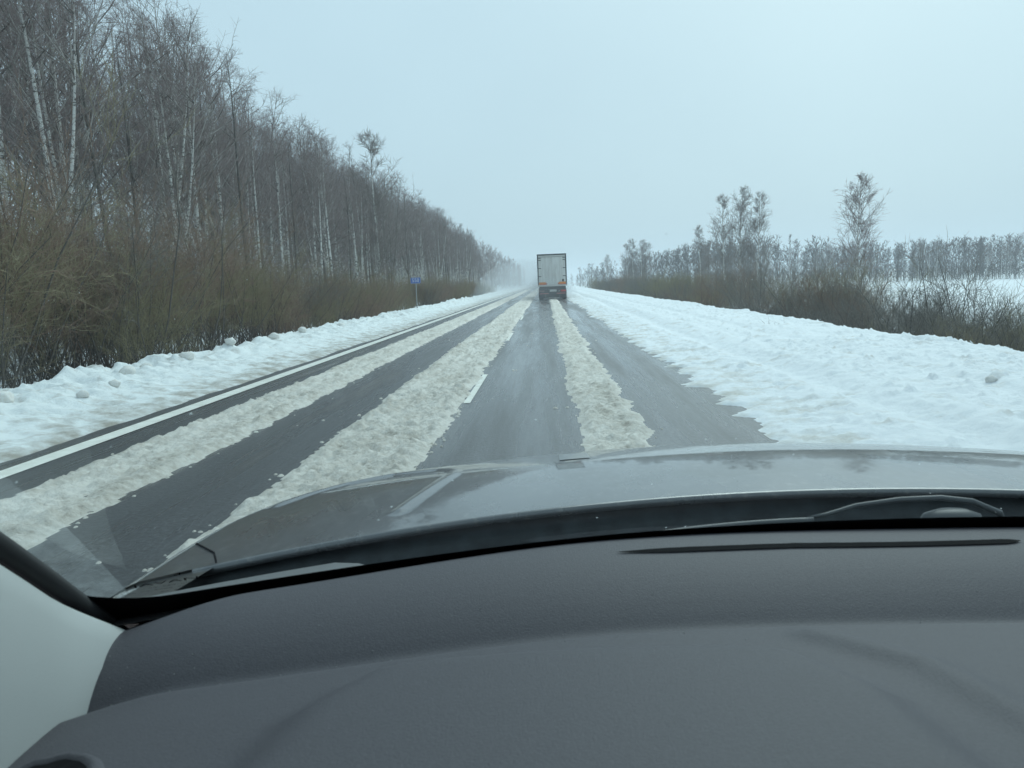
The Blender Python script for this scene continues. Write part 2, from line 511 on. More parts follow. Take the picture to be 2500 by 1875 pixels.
xs = np.concatenate([np.arange(1.45, 8.2, 0.05), np.arange(8.2, 11.3, 0.2)])
X, Y = np.meshgrid(xs, ys)
obj('snow_verge', mesh('snow_verge', np.stack([X, Y, bank_right_z(X, Y)], -1).reshape(-1, 3), gridquads(len(ys), len(xs)), mats=[SNOW_R]),
    kind='stuff', label='broad white snowy verge sloping away from the right edge of the road', cat='snow')

# loose lumps of snow
def blob(seed, sub=2):
    import bmesh
    bm = bmesh.new(); bmesh.ops.create_icosphere(bm, subdivisions=sub + 1, radius=1.0)
    V = np.array([v.co[:] for v in bm.verts]); F = np.array([[v.index for v in f.verts] for f in bm.faces]); bm.free()
    d = 1 + 0.22 * fbm(V[:, 0] * 1.5 + seed, V[:, 1] * 1.5 + V[:, 2] * 1.1, seed, 3) + 0.08 * fbm(V[:, 0] * 5, V[:, 1] * 5 + V[:, 2] * 4, seed + 3, 2)
    V = V * d[:, None]; V[:, 2] = V[:, 2] * 0.75
    return mesh('snow_lump', V, tris=F, mats=[LUMP])
blobs = [blob(s) for s in (3, 11, 19, 27)]
def lump(x, y, r, k, label, group=None):
    z = float(bank_left_z(np.array(x), np.array(y))) if x < 0 else float(bank_right_z(np.array(x), np.array(y)))
    o = obj('snow_lump', blobs[k % 4], None, label=label, cat='snow lump', group=group)
    o.location = (x, y, z + r * 0.30); o.scale = (r * 1.1, r, r); o.rotation_euler = (0, 0, k * 1.7)
    return o
lump(-7.15, 9.6, 0.15, 0, 'big rounded snow lump standing on the bank crest beside the leafless thicket')
lump(-6.95, 8.9, 0.19, 1, 'largest half buried tan snow lump low on the bank near the left edge')
for i, (x, y, r) in enumerate([(-7.1, 12.6, .12), (-7.3, 13.6, .10), (-7.2, 15.0, .13), (-7.35, 17.5, .12), (-7.2, 20, .13), (-7.4, 23, .12), (-7.3, 27, .14), (-6.6, 11.3, .08), (-6.4, 10.2, .07)]):
    lump(x, y, r, i + 2, 'small broken snow lump lying along the ploughed left bank', 'small lumps on the left snow bank')
lump(5.35, 9.5, 0.06, 1, 'tan snow clod lying on the white verge in front of the hood')
# ------------------------------------------------------------------ bare trees and shrubs
def rot_about(axis, ang, v):
    axis = axis / (np.linalg.norm(axis, axis=-1, keepdims=True) + 1e-9)
    c, s = np.cos(ang)[..., None], np.sin(ang)[..., None]
    return v * c + np.cross(axis, v) * s + axis * (axis * v).sum(-1, keepdims=True) * (1 - c)

def nrm(v): return v / (np.linalg.norm(v, axis=-1, keepdims=True) + 1e-9)

def branch_set(R, base, dirn, length, k, bend, wob):
    """polylines (n,k,3) from base along dirn; bend = vertical curvature added along the way"""
    n = len(base)
    t = np.linspace(0, 1, k)
    P = np.zeros((n, k, 3)); P[:, 0] = base
    d = dirn.copy()
    for i in range(1, k):
        d = nrm(d + np.array([0, 0, 1.0]) * np.asarray(bend).reshape(-1, 1) / (k - 1) + R.normal(0, wob, (n, 3)))
        P[:, i] = P[:, i - 1] + d * (length / (k - 1))[:, None]
    return P

def sample_on(P, idx, t):
    k = P.shape[1]
    f = t * (k - 1); i = np.minimum(f.astype(int), k - 2); f = (f - i)[:, None]
    a, b = P[idx, i], P[idx, i + 1]
    return a + (b - a) * f, nrm(b - a)

def rand_perp(R, d):
    v = R.normal(0, 1, d.shape)
    return nrm(v - d * (v * d).sum(-1, keepdims=True))

def birch(seed, H, start=0.38, nl=34, spread=1.0, nsec=6, ntw=7, r0=0.11, lean=0.02, twig_r=0.007, limb_up=0.78, droop=-0.5, fork=False, low=5):
    R = np.random.default_rng(seed)
    k = 14
    t = np.linspace(0, 1, k)
    ph = R.random(4) * 6.28
    T = np.stack([lean * H * t ** 1.4 * math.cos(ph[0]) + 0.10 * np.sin(t * 7 + ph[1]) * t, lean * H * t ** 1.4 * math.sin(ph[0]) + 0.10 * np.sin(t * 6 + ph[2]) * t, H * t - 0.4 * (1 - t)], -1)
    tr = r0 * (1 - t) ** 0.8 + 0.008
    tr[0] *= 1.25
    trunks = [(T, tr)]
    if fork:
        f0 = int(k * 0.3)
        T2 = T.copy(); a = R.random() * 6.28
        q = np.clip((t - t[f0]) / (1 - t[f0]), 0, 1)
        T2[:, 0] += math.cos(a) * 0.13 * H * q ** 0.8; T2[:, 1] += math.sin(a) * 0.13 * H * q ** 0.8; T2[:, 2] *= 0.96
        trunks.append((T2[f0:], tr[f0:] * 0.75))
    MBt = MB()
    for P_, r_ in trunks: MBt.tube(P_, r_, 8, False)
    limbsV, twigsV = MB(), MB()
    for P_, r_ in trunks:
        Tt = P_[None]
        n = nl if P_ is T else int(nl * 0.7)
        tt = start + (0.93 - start) * R.random(n) ** 1.1
        tt[-4:] = (0.94, 0.955, 0.97, 0.985)
        nlow = low if P_ is T else 0
        tt[:nlow] = R.uniform(start * 0.5, start, nlow)
        if P_ is not T: tt = np.clip((tt - 0.3) / 0.7, 0.1, 0.98)
        b, d = sample_on(Tt, np.zeros(n, int), tt)
        az = R.random(n) * 6.28
        el = np.clip(R.normal(limb_up, 0.16, n), 0.2, 1.3)
        el[:nlow] *= 0.5
        dirn = np.stack([np.cos(az) * np.cos(el), np.sin(az) * np.cos(el), np.sin(el)], -1)
        L = spread * (0.32 + 0.235 * H * (1 - tt) ** 0.75 * np.minimum(1, 0.55 + tt)) * R.uniform(0.7, 1.25, n)
        LP = branch_set(R, b, dirn, L, 6, R.uniform(0.1, 0.7, n), 0.07)
        lr = (0.016 + 0.011 * L)[:, None] * np.linspace(1, 0.25, 6)[None]
        V, Q = tubes(LP, np.minimum(lr * 0.7, 0.024), 5); limbsV.add(V, Q)
        # secondary
        ns = n * nsec
        li = np.repeat(np.arange(n), nsec); ts = R.uniform(0.2, 1.0, ns)
        b2, d2 = sample_on(LP, li, ts)
        dd = nrm(d2 + rand_perp(R, d2) * R.uniform(0.5, 1.1, (ns, 1)))
        L2 = L[li] * R.uniform(0.25, 0.5, ns) + 0.10
        SP = branch_set(R, b2, dd, L2, 4, R.uniform(-0.2, 0.5, ns), 0.10)
        V, Q = tubes(SP, (0.006 + 0.004 * L2)[:, None] * np.linspace(1, 0.45, 4)[None], 3); twigsV.add(V, Q)
        # twigs
        nt_ = ns * ntw
        si = np.repeat(np.arange(ns), ntw); t3 = R.uniform(0.15, 1.0, nt_)
        b3, d3 = sample_on(SP, si, t3)
        d4 = nrm(d3 + rand_perp(R, d3) * R.uniform(0.5, 1.3, (nt_, 1)))
        L3 = R.uniform(0.25, 0.75, nt_) * (0.35 + 0.65 * np.minimum(1, L[li[si]] / 2.2))
        TP = branch_set(R, b3, d4, L3, 3, R.uniform(droop * 1.6, 0.3, nt_), 0.10)
        V, Q = tubes(TP, twig_r * np.broadcast_to(np.array([1, 0.8, 0.5]), (nt_, 3)), 3); twigsV.add(V, Q)
    trunk = mesh('trunk', np.vstack(MBt.V), np.vstack(MBt.Q), mats=[BARK])
    Vl, Ql = np.vstack(limbsV.V), np.vstack(limbsV.Q)
    Vt, Qt = np.vstack(twigsV.V), np.vstack(twigsV.Q)
    crown = mesh('crown', np.vstack([Vl, Vt]), np.vstack([Ql, Qt + len(Vl)]), mats=[LIMB, TWIG], mi=np.r_[np.zeros(len(Ql)), np.ones(len(Qt))])
    return trunk, crown

def place_tree(proto, x, y, s, rz, label, group=None, name='birch_tree', bark=None, limb=None, twig=None, sxy=1.0, z=None, tilt=0.0):
    if z is None: z = float(ground_z(x, y))
    e = empty(name, (x, y, z - 0.05), rz, s, label=label, cat='tree', group=group)
    e.scale = (s * sxy, s * sxy, s)
    e.rotation_euler = (tilt, 0, rz)
    a = obj('trunk', proto[0], e)
    c = obj('crown', proto[1], e)
    if bark: a.material_slots[0].link = 'OBJECT'; a.material_slots[0].material = bark
    if limb: c.material_slots[0].link = 'OBJECT'; c.material_slots[0].material = limb
    if twig: c.material_slots[1].link = 'OBJECT'; c.material_slots[1].material = twig
    return e

protos = [birch(20 + i, 18.0, start=(0.34, 0.42, 0.38, 0.48, 0.36, 0.45)[i], nl=(44, 38, 46, 36, 42, 40)[i], nsec=5, ntw=5, spread=(1.4, 1.15, 1.5, 1.2, 1.45, 1.25)[i],
                r0=(0.16, 0.13, 0.17, 0.14, 0.16, 0.15)[i], fork=(i in (2, 4))) for i in range(6)]
airy = [birch(40 + i, 18.0, start=(0.36, 0.42, 0.33, 0.45)[i], nl=(38, 34, 40, 34)[i], nsec=5, ntw=6, spread=(1.5, 1.25, 1.6, 1.3)[i], r0=(0.15, 0.13, 0.16, 0.14)[i], fork=(i == 2), twig_r=0.006) for i in range(4)]
open_proto = [birch(60 + i, 15.0, start=0.27, nl=58, spread=1.3, nsec=7, ntw=7, twig_r=0.011, r0=0.11, limb_up=0.92, droop=-0.15, low=4) for i in range(3)]

# wood on the far side: individual birches
taken = []
def free(x, y, d):
    for (a, b_) in taken:
        if (a - x) ** 2 + (b_ - y) ** 2 < d * d: return False
    taken.append((x, y)); return True
WOOD = 'slender leafless birch standing in the dense wood on the left'
n = 0
tries = 0
while n < 295 and tries < 20000:
    tries += 1
    x = -15.5 - 20 * rng.random() ** 1.2
    lo = max(23.0, abs(x) * 1.18)
    y = lo + (215 - lo) * rng.random() ** 1.4
    if y < 62 and x < -26: continue
    if not free(x, y, 1.5 + 0.008 * y): continue
    h = np.interp(-x, [15, 20, 26, 40], [12.5, 17.0, 21.0, 24.0]) * rng.uniform(0.86, 1.1) * np.interp(y, [40, 55], [1.03, 0.92])
    dark = rng.random() < (0.2 if y > 58 else 0.08)
    p = protos[rng.integers(6)] if y > 58 else airy[rng.integers(4)]
    wh = 'beside the left edge of the photo' if y / abs(x) < 1.9 else ('before the tall pale birch' if y < 75 else 'past the tall pale birch')
    sz = 'front row' if x > -20 else ('second rank' if x > -26 else 'deep')
    kd = 'dark bare tree' if dark else 'white bare birch'
    place_tree(p, x, y, h / 18.0, rng.random() * 6.28, f'{kd} in the left wood, {sz}, {wh}', f'{kd}, {sz}, {wh}', bark=BARK_DARK if dark else None, name='bare_tree' if dark else 'birch_tree', tilt=random.gauss(0, 0.035))
    n += 1

# the pale one that stands out of the wood's edge, and its thin neighbour
place_tree(open_proto[0], -16.0, 75.0, 16.8 / 15, 0.6, 'tall pale birch rising clear above the wood edge, its crown against the sky', limb=LIMB_PALE, twig=TWIG_PALE, sxy=1.2)
place_tree(open_proto[1], -15.6, 71.5, 0.62, 2.0, 'thin pale young birch just in front of the tall pale birch', limb=LIMB_PALE, twig=TWIG_PALE, sxy=0.45)

# farther reaches and depth of the wood: one mass
def simple_tree(seed, H, spread=1.0, tw_r=0.042, nl=24, nt=5):
    R = np.random.default_rng(seed)
    mb = MB(); tw = MB()
    t = np.linspace(0, 1, 5)
    T = np.stack([0.3 * np.sin(t * 4 + seed), 0.3 * np.cos(t * 3 + seed), H * t - 0.5 * (1 - t)], -1)
    mb.tube(T, 0.12 * (1 - t) + 0.015, 4, False)
    n = nl
    tt = R.uniform(0.05, 0.98, n)
    b, d = sample_on(T[None], np.zeros(n, int), tt)
    az = R.random(n) * 6.28; el = R.normal(0.85, 0.2, n)
    L = spread * np.minimum(0.8 + 0.19 * H * (1 - tt) ** 0.7, 2.6)
    LP = branch_set(R, b, np.stack([np.cos(az) * np.cos(el), np.sin(az) * np.cos(el), np.sin(el)], -1), L, 3, np.full(n, 0.4), 0.1)
    V, Q = tubes(LP, 0.045 * np.broadcast_to(np.array([1, .7, .3]), (n, 3)), 3); tw.add(V, Q)
    ns = n * nt
    li = np.repeat(np.arange(n), nt); b2, d2 = sample_on(LP, li, R.uniform(0.2, 1, ns))
    SP = branch_set(R, b2, nrm(d2 + rand_perp(R, d2) * 0.9), R.uniform(0.5, 1.4, ns), 2, np.full(ns, 0.2), 0.1)
    V, Q = tubes(SP, tw_r * np.broadcast_to(np.array([1, .5]), (ns, 2)), 3); tw.add(V, Q)
    return (np.vstack(mb.V), np.vstack(mb.Q)), (np.vstack(tw.V), np.vstack(tw.Q))
simp = [simple_tree(5 + i, 16.0) for i in range(4)]
simp_far = [simple_tree(15 + i, 16.0, 1.5, 0.095, 20, 4) for i in range(4)]
def mass(name, spots, label, twig_mat, trunk_mat, cat='wood', pro=simp):
    mb = MB(); nf = []
    Vs, Qs, mi, off = [], [], [], 0
    for (x, y, z, h, k, a) in spots:
        s = h / 16.0; c, s_ = math.cos(a), math.sin(a)
        M = np.array([[c, -s_, 0], [s_, c, 0], [0, 0, 1]])
        for j, (V, Q) in enumerate(pro[k % 4]):
            Vs.append((V * s) @ M.T + np.array([x, y, z])); Qs.append(Q + off); off += len(V)
            mi.append(np.full(len(Q), j))
    return obj(name, mesh(name, np.vstack(Vs), np.vstack(Qs), mats=[trunk_mat, twig_mat], mi=np.concatenate(mi)), kind='stuff', label=label, cat=cat)
sp = []
for i in range(270):
    if i < 110:
        x = -37 - 22 * rng.random(); y = 55 + abs(x) * 1.2 + 150 * rng.random(); h = rng.uniform(17, 22)
    else:
        x = -15 - 26 * rng.random(); y = 200 + 420 * rng.random(); h = np.interp(-x, [15, 26, 40], [12.5, 19.0, 22.5]) * rng.uniform(0.9, 1.08)
    sp.append((x, y, float(ground_z(x, y)), h, i, rng.random() * 6.28))
mass('far_wood', sp, 'hazy leafless birch wood receding along the left of the road', TWIG, BARK)

sp = []
for i in range(950):
    x = 30 + 150 * rng.random(); y = np.interp(x, [55, 110, 200, 330], [255, 245, 215, 205]) + 95 * rng.random() ** 1.4
    h = np.interp(x, [36, 60, 86, 96, 125, 330], [10.5, 14.5, 15, 10, 12.0, 13.0]) * rng.uniform(0.78, 1.08)
    sp.append((x, y, float(ground_z(x, y)), float(h) if i % 5 < 3 else 4.0 + 2.0 * rng.random(), i, rng.random() * 6.28))
for i in range(60):
    y = rng.uniform(260, 520); x = 14 + 22 * rng.random()
    sp.append((x, y, float(ground_z(x, y)), rng.uniform(6, 10), i, rng.random() * 6.28))
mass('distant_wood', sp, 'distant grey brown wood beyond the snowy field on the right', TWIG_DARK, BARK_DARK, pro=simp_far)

# pale trunks at the edge of the distant wood
for i in range(26):
    x = rng.uniform(44, 150); y = np.interp(x, [55, 110, 200, 330], [255, 250, 215, 205]) - 4 * rng.random()
    place_tree(protos[i % 6], x, y, rng.uniform(10, 13.5) / 18, rng.random() * 6.28, 'pale trunked birch at the edge of the distant wood across the field', 'edge birches of the distant wood')

# lone trees along the right-hand side
place_tree(open_proto[2], 23.6, 60, 10.4 / 15, 1.1, 'lone slender birch with drooping lower boughs between the shrubs and the field', twig=TWIG, sxy=1.15)
for dx, dy, h, rz, wh in [(-1.9, 0, 13.0, 0.3, 'first'), (0.2, 1.0, 14.0, 2.2, 'middle and tallest'), (2.0, -0.5, 13.0, 4.0, 'last')]:
    place_tree(open_proto[int(rz) % 3], 24 + dx, 97 + dy, h / 15, rz, wh + ' birch from the truck in the clump of three tall birches', 'clump of three tall birches', twig=TWIG_PALE, limb=LIMB_PALE)
place_tree(open_proto[1], 22.6, 114, 10.6 / 15, 0.4, 'shorter birch just beside the clump of three, towards the truck', twig=TWIG_PALE)
place_tree(open_proto[0], 24.3, 116, 8.6 / 15, 1.9, 'small thin birch between the shorter birch and the clump of three', twig=TWIG_PALE, sxy=0.8)
for dx, dy, h, rz in [(-2.2, 0, 11.2, 0.2), (-0.6, 2, 12.4, 1.3), (1.0, 0, 12.2, 2.9), (2.4, 1, 11.4, 4.4)]:
    place_tree(open_proto[int(rz) % 3], 21.4 + dx, 182 + dy, h / 15, rz, 'bushy birch in the round clump halfway to the truck', 'round clump of birches', twig=TWIG_PALE, sxy=1.1)
place_tree(open_proto[2], 18.6, 232, 10.6 / 15, 0.9, 'single small birch between the truck and the round clump', twig=TWIG_PALE)

# shrubs
def shrub(seed, H, W, ns=24, nsec=10, ntw=10, upright=1.18, twig_r=0.0025):
    R = np.random.default_rng(seed)
    az = R.random(ns) * 6.28; el = np.clip(R.normal(upright, 0.26, ns), 0.3, 1.5)
    base = np.stack([R.normal(0, W * 0.16, ns), R.normal(0, W * 0.16, ns), np.full(ns, -0.2)], -1)
    L = H * R.uniform(0.5, 0.88, ns) / np.maximum(np.sin(el), 0.6)
    P = branch_set(R, base, np.stack([np.cos(az) * np.cos(el), np.sin(az) * np.cos(el), np.sin(el)], -1), L, 6, R.uniform(-0.1, 0.5, ns), 0.10)
    Vs, Qs = tubes(P, (0.005 + 0.0035 * L)[:, None] * np.linspace(1, 0.3, 6)[None], 5)
    n2 = ns * nsec
    i2 = np.repeat(np.arange(ns), nsec); t2 = R.uniform(0.38, 1, n2)
    b2, d2 = sample_on(P, i2, t2)
    L2 = H * R.uniform(0.14, 0.34, n2)
    S = branch_set(R, b2, nrm(d2 + rand_perp(R, d2) * R.uniform(0.5, 1.3, (n2, 1))), L2, 4, R.uniform(-0.2, 0.7, n2), 0.16)
    tw = MB()
    V, Q = tubes(S, 0.0042 * np.broadcast_to(np.linspace(1, 0.5, 4), (n2, 4)), 3); tw.add(V, Q)
    n3 = n2 * ntw
    i3 = np.repeat(np.arange(n2), ntw); b3, d3 = sample_on(S, i3, R.uniform(0.15, 1, n3))
    TT = branch_set(R, b3, nrm(d3 + rand_perp(R, d3) * R.uniform(0.5, 1.3, (n3, 1))), R.uniform(0.15, 0.5, n3), 3, R.uniform(-0.3, 0.6, n3), 0.14)
    V, Q = tubes(TT, twig_r * np.broadcast_to(np.array([1, .8, .4]), (n3, 3)), 3); tw.add(V, Q)
    return (mesh('stems', Vs, Qs, mats=[STEM]), mesh('twigs', np.vstack(tw.V), np.vstack(tw.Q), mats=[SHRUB['dark grey']]))
sh = [shrub(300 + i, 3.0, 2.4) for i in range(5)]
sh_tall = [shrub(340 + i, 4.5, 2.2, ns=22, nsec=13, ntw=11, upright=1.27, twig_r=0.0030) for i in range(3)]
sh_wide = [shrub(320 + i, 3.0, 3.0, ns=34, upright=0.95, nsec=9, ntw=7, twig_r=0.004) for i in range(2)]
def place_shrub(p, x, y, h, col, label, group, z=None, sx=1.0, H0=3.0):
    if z is None: z = float(ground_z(x, y))
    s = h / H0
    e = empty('shrub', (x, y, z), rng.random() * 6.28, s, label=label, cat='shrub', group=group)
    e.scale = (s * sx, s * sx, s)
    obj('stems', p[0], e)
    t = obj('twigs', p[1], e)
    t.material_slots[0].link = 'OBJECT'; t.material_slots[0].material = SHRUB[col]
    return e
cols = list(SHRUB)
for i in range(140):
    y = 11.5 + 150 * rng.random() ** 1.9
    x = -10.4 - 5.0 * rng.random() - (1.0 if y < 18 else 0)
    hh = np.interp(y, [8, 26, 36, 160], [5.9, 5.3, 3.7, 3.4]) * rng.uniform(0.6, 1.2) * np.interp(-x, [10, 11.5], [0.8, 1.0])
    cidx = rng.choice(4, p=[0.42, 0.22, 0.30, 0.06])
    if hh > 3.2: cidx = rng.choice([0, 1, 2, 3], p=[0.44, 0.30, 0.12, 0.14])
    c = cols[cidx]
    wh = 'beside the left edge of the photo' if y < 17 else ('before the blue kilometre sign' if y < 44 else 'past the blue kilometre sign')
    tall = hh > 3.3
    place_shrub(sh_tall[i % 3] if tall else sh[i % 5], x, y, hh, c, f'{c} leafless shrub behind the left snow bank, {wh}', f'{c} shrubs behind the left bank, {wh}', H0=4.5 if tall else 3.0)
for i in range(150):
    y = 24 + 165 * rng.random() ** 1.5
    x = 11.8 + 7.0 * rng.random()
    if x / y > 0.40 or vnoise(y * 0.16, 3.0, 12) > 0.45: continue
    hh = np.interp(y, [20, 45, 60, 180], [3.0, 3.6, 4.3, 3.8]) * rng.uniform(0.5, 1.2)
    c = cols[rng.choice([1, 2, 0], p=[0.45, 0.45, 0.10])]
    wh = 'nearer than the lone birch' if y < 60 else 'farther than the lone birch'
    place_shrub(sh[i % 5], x, y, hh, c, f'{c} leafless shrub in the thicket below the right verge, {wh}', f'{c} shrubs below the right verge, {wh}')
place_shrub(sh_wide[0], 12.9, 25.0, 3.9, 'dark grey', 'big spreading dark shrub standing alone before the snowy field', None)
place_shrub(sh_wide[1], 12.4, 28.0, 3.1, 'dark grey', 'open dark shrub at the foot of the lone birch', None)
for i in range(26):
    y = 13.5 + 26 * rng.random(); x = 9.6 + 4.5 * rng.random()
    place_shrub(sh[i % 5], x, y, rng.uniform(1.6, 3.0), 'dark grey', 'low dark tangled shrub just behind the crest of the right verge', 'low dark shrubs behind the verge crest', sx=1.3)
for i, (x, y, h) in enumerate([(11.4, 17.5, 2.6), (12.6, 19.0, 2.9), (11.0, 15.5, 2.3), (12.0, 21.5, 2.3), (10.4, 19.5, 1.9), (13.2, 17.0, 2.8)]):
    place_shrub(sh[i % 5], x, y, h, ('yellowish', 'olive green')[i % 2], 'low olive yellow shrub at the right edge by the verge crest', 'low shrubs by the verge crest')

# low brushwood along the crests (nobody could count it)
def brush(name, n, fx, y0, y1, hmax, label, mat):
    y = y0 + (y1 - y0) * rng.random(n) ** 1.7
    x = fx(n)
    z = np.array([float(v) for v in ground_z(x, y)])
    b0 = np.stack([x, y, z - 0.05], -1)
    d = nrm(np.stack([rng.normal(0, 0.6, n), rng.normal(0, 0.6, n), rng.uniform(0.4, 1.2, n)], -1))
    P = branch_set(rng, b0, d, rng.uniform(0.4, 1.0, n) * hmax, 4, rng.uniform(-1.2, 0.5, n), 0.16)
    V, Q = tubes(P, 0.0065 * np.broadcast_to(np.array([1.2, 1, .8, .4]), (n, 4)), 3)
    obj(name, mesh(name, V, Q, mats=[mat]), kind='stuff', label=label, cat='undergrowth')
brush('undergrowth', 1600, lambda n: rng.uniform(-13, -8.6, n), 7, 90, 1.1, 'tangled bare undergrowth at the foot of the left thicket', STEM)
brush('saplings', 6000, lambda n: rng.uniform(-34, -14.5, n), 20, 190, 3.5, 'thin bare saplings filling the gaps between the birch trunks', STEM)
brush('undergrowth', 9000, lambda n: rng.uniform(8.9, 14, n), 12, 90, 1.7, 'tangled bare undergrowth below the right verge crest', STEM)

# dabs of snow caught on the low branches on the right
b = MB()
for i in range(420):
    y = 13 + 60 * rng.random() ** 1.6; x = rng.uniform(8.7, 11.4)
    z = float(ground_z(x, y)) + rng.uniform(0.1, 0.75)
    L = rng.uniform(0.03, 0.10); a = rng.random() * 6.28
    c = np.array([x, y, z]); d = np.array([math.cos(a) * L, math.sin(a) * L, rng.normal(0, 0.3) * L])
    b.tube([c - d, c, c + d], [0.006, 0.018, 0.006], 5, False)
b.build('branch_snow', SNOW, None, True, kind='stuff', label='dabs of snow caught on low twigs below the right verge', cat='snow')

# ------------------------------------------------------------------ kilometre sign
def text_mesh(name, s, size, mat, align='CENTER', extrude=0.0):
    cu = bpy.data.curves.new(name, 'FONT'); cu.body = s; cu.size = size; cu.align_x = align; cu.align_y = 'CENTER'; cu.extrude = extrude
    cu.resolution_u = 3
    t = bpy.data.objects.new(name, cu); COL.objects.link(t)
    bpy.context.view_layer.update()
    me = bpy.data.meshes.new_from_object(t.evaluated_get(bpy.context.evaluated_depsgraph_get()))
    me.name = name
    bpy.data.objects.remove(t); bpy.data.curves.remove(cu)
    me.materials.clear(); me.materials.append(mat)
    return me
BLUE = pmat('sign_blue', (0.015, 0.10, 0.42), 0.4)
WHITE = pmat('sign_white', (0.8, 0.8, 0.8), 0.4)
GALV = pmat('galvanised_steel', (0.38, 0.40, 0.40), 0.5, 0.4, noise=(6, 0.2, (0.28, 0.29, 0.29)))
sx, sy = -7.55, 45.0
sign = empty('kilometre_sign', (sx, sy, 0.0), label='small blue kilometre sign reading 550 on a thin grey post', cat='sign')
MB().tube([(0, 0, -0.5), (0, 0, 1.2), (0, 0, 2.05)], 0.030, 10).build('post', GALV, sign, True)
plate = MB().box(-0.29, 0.29, -0.05, -0.034, 1.72, 2.06, 0.004).build('plate', BLUE, sign)
br = MB()
for (x0, x1, z0, z1) in ((-0.275, 0.275, 1.735, 1.747), (-0.275, 0.275, 2.033, 2.045), (-0.275, -0.263, 1.747, 2.033), (0.263, 0.275, 1.747, 2.033)):
    br.box(x0, x1, -0.054, -0.0505, z0, z1)
br.build('border', WHITE, plate)
tx = obj('number', text_mesh('number', '550', 0.30, WHITE, extrude=0.002), plate)
tx.location = (0, -0.054, 1.89); tx.rotation_euler = (rad(90), 0, 0); tx.scale = (0.95, 1, 1)

# ------------------------------------------------------------------ truck
TX, TY = 0.60, 66.5
truck = empty('truck', (TX, TY, 0), label='tall articulated truck with a dirty pale box trailer driving away', cat='truck')
def dirty_panel(name, col, dirt):
    g = NG(name)
    a = g.noise(g.map((5, 5, 0.5)), 1.6, 6, 0.65)
    c = g.ramp(a, [(0.36, dirt), (0.58, col)])
    g.l(c, g.p.inputs['Base Color']); g.p.inputs['Roughness'].default_value = 0.55
    return g.m
PANEL = dirty_panel('dirty_white_panel', (0.74, 0.73, 0.70), (0.60, 0.59, 0.56))
SIDE = dirty_panel('trailer_side', (0.50, 0.50, 0.48), (0.36, 0.35, 0.33))
FRAME = pmat('trailer_frame', (0.10, 0.11, 0.115), 0.5)
SILL = pmat('trailer_sill', (0.60, 0.59, 0.56), 0.5)
BLACK = pmat('black_rubber', (0.018, 0.019, 0.02), 0.75)
CHAS = pmat('chassis', (0.035, 0.037, 0.04), 0.7)
ORANGE = pmat('orange_plate', (0.75, 0.24, 0.025), 0.45)
RED = pmat('red_lens', (0.55, 0.03, 0.02), 0.25)
REDW = pmat('pale_red_tape', (0.50, 0.16, 0.15), 0.5)
GREYLENS = pmat('dirty_lens', (0.20, 0.13, 0.12), 0.4)
W2 = 1.25
body = MB().box(-W2 + 0.02, W2 - 0.02, 0.10, 13.4, 1.14, 3.80, 0.02).build('trailer_box', SIDE, truck)
for s in (-1, 1):
    MB().box(min(s * W2, s * (W2 - 0.09)), max(s * W2, s * (W2 - 0.09)), -0.02, 0.12, 1.12, 3.74, 0.01).build('corner_post', FRAME, truck)
MB().box(-W2, W2, -0.03, 0.14, 3.745, 3.86, 0.015).build('roof_header', FRAME, truck)
MB().box(-W2 + 0.095, W2 - 0.095, -0.035, 0.06, 3.62, 3.74, 0.008).build('header_strip', SILL, truck)
for s in (-1, 1):
    x0, x1 = (0.006, W2 - 0.095) if s > 0 else (-W2 + 0.095, -0.006)
    door = MB().box(x0, x1, 0.005, 0.08, 1.245, 3.60, 0.012).build('rear_door', PANEL, truck)
    for z in (3.52, 3.34, 2.66, 1.98):
        xa = s * (W2 - 0.10); xb = s * (W2 - 0.33)
        MB().box(min(xa, xb), max(xa, xb), -0.022, 0.004, z - 0.028, z + 0.028, 0.006).build('hinge', FRAME, door)
    for xx in (0.28, 0.62):
        MB().tube([(s * xx, 0.001, 1.27), (s * xx, 0.001, 3.58)], 0.010, 8).build('lock_rod', SILL, door, True)
MB().box(-W2 + 0.01, W2 - 0.01, -0.05, 0.12, 1.115, 1.235, 0.012).build('sill', SILL, truck)
for x0, x1 in ((-1.14, -0.55), (0.56, 1.14)):
    p_ = MB().box(x0, x1, -0.045, -0.024, 1.26, 1.475, 0.005).build('marker_plate', ORANGE, truck)
    e0, e1 = x0 - 0.004, x1 + 0.004
    MB().box(e0, e1, -0.050, -0.0455, 1.262, 1.305).build('red_edge', RED, p_)
    xi = (x1 - 0.002, x1 + 0.10) if x0 < 0 else (x0 - 0.10, x0 + 0.002)
    MB().box(xi[0], xi[1], -0.044, -0.025, 1.27, 1.42, 0.004).build('end_tape', REDW, p_)
MB().box(0.84, 0.99, -0.055, 0.0, 1.50, 1.71, 0.02).build('latch_box', CHAS, truck)
MB().box(-1.13, 1.13, 0.16, 0.34, 0.86, 1.11, 0.02).build('rear_beam', CHAS, truck)
for s in (-1, 1):
    MB().box(s * 0.45 - 0.06, s * 0.45 + 0.06, 0.34, 12.6, 0.78, 1.13, 0.01).build('chassis_rail', CHAS, truck)
lp = MB().box(-0.24, 0.34, 0.12, 0.155, 0.66, 0.835, 0.005).build('number_plate', SILL, truck)
MB().box(-1.15, 1.15, 0.17, 0.26, 0.60, 0.84, 0.02).build('light_panel', CHAS, truck)
for s, mt in ((-1, GREYLENS), (1, RED)):
    xa, xb = sorted((s * 0.70, s * 1.13))
    MB().box(xa, xb, 0.13, 0.172, 0.635, 0.80, 0.012).build('tail_light', mt, truck)
    MB().cyl((s * 0.56, 0.15, 0.70), 'y', 0.04, 0.05, 12).build('reflector', GREYLENS if s < 0 else SILL, truck, True)
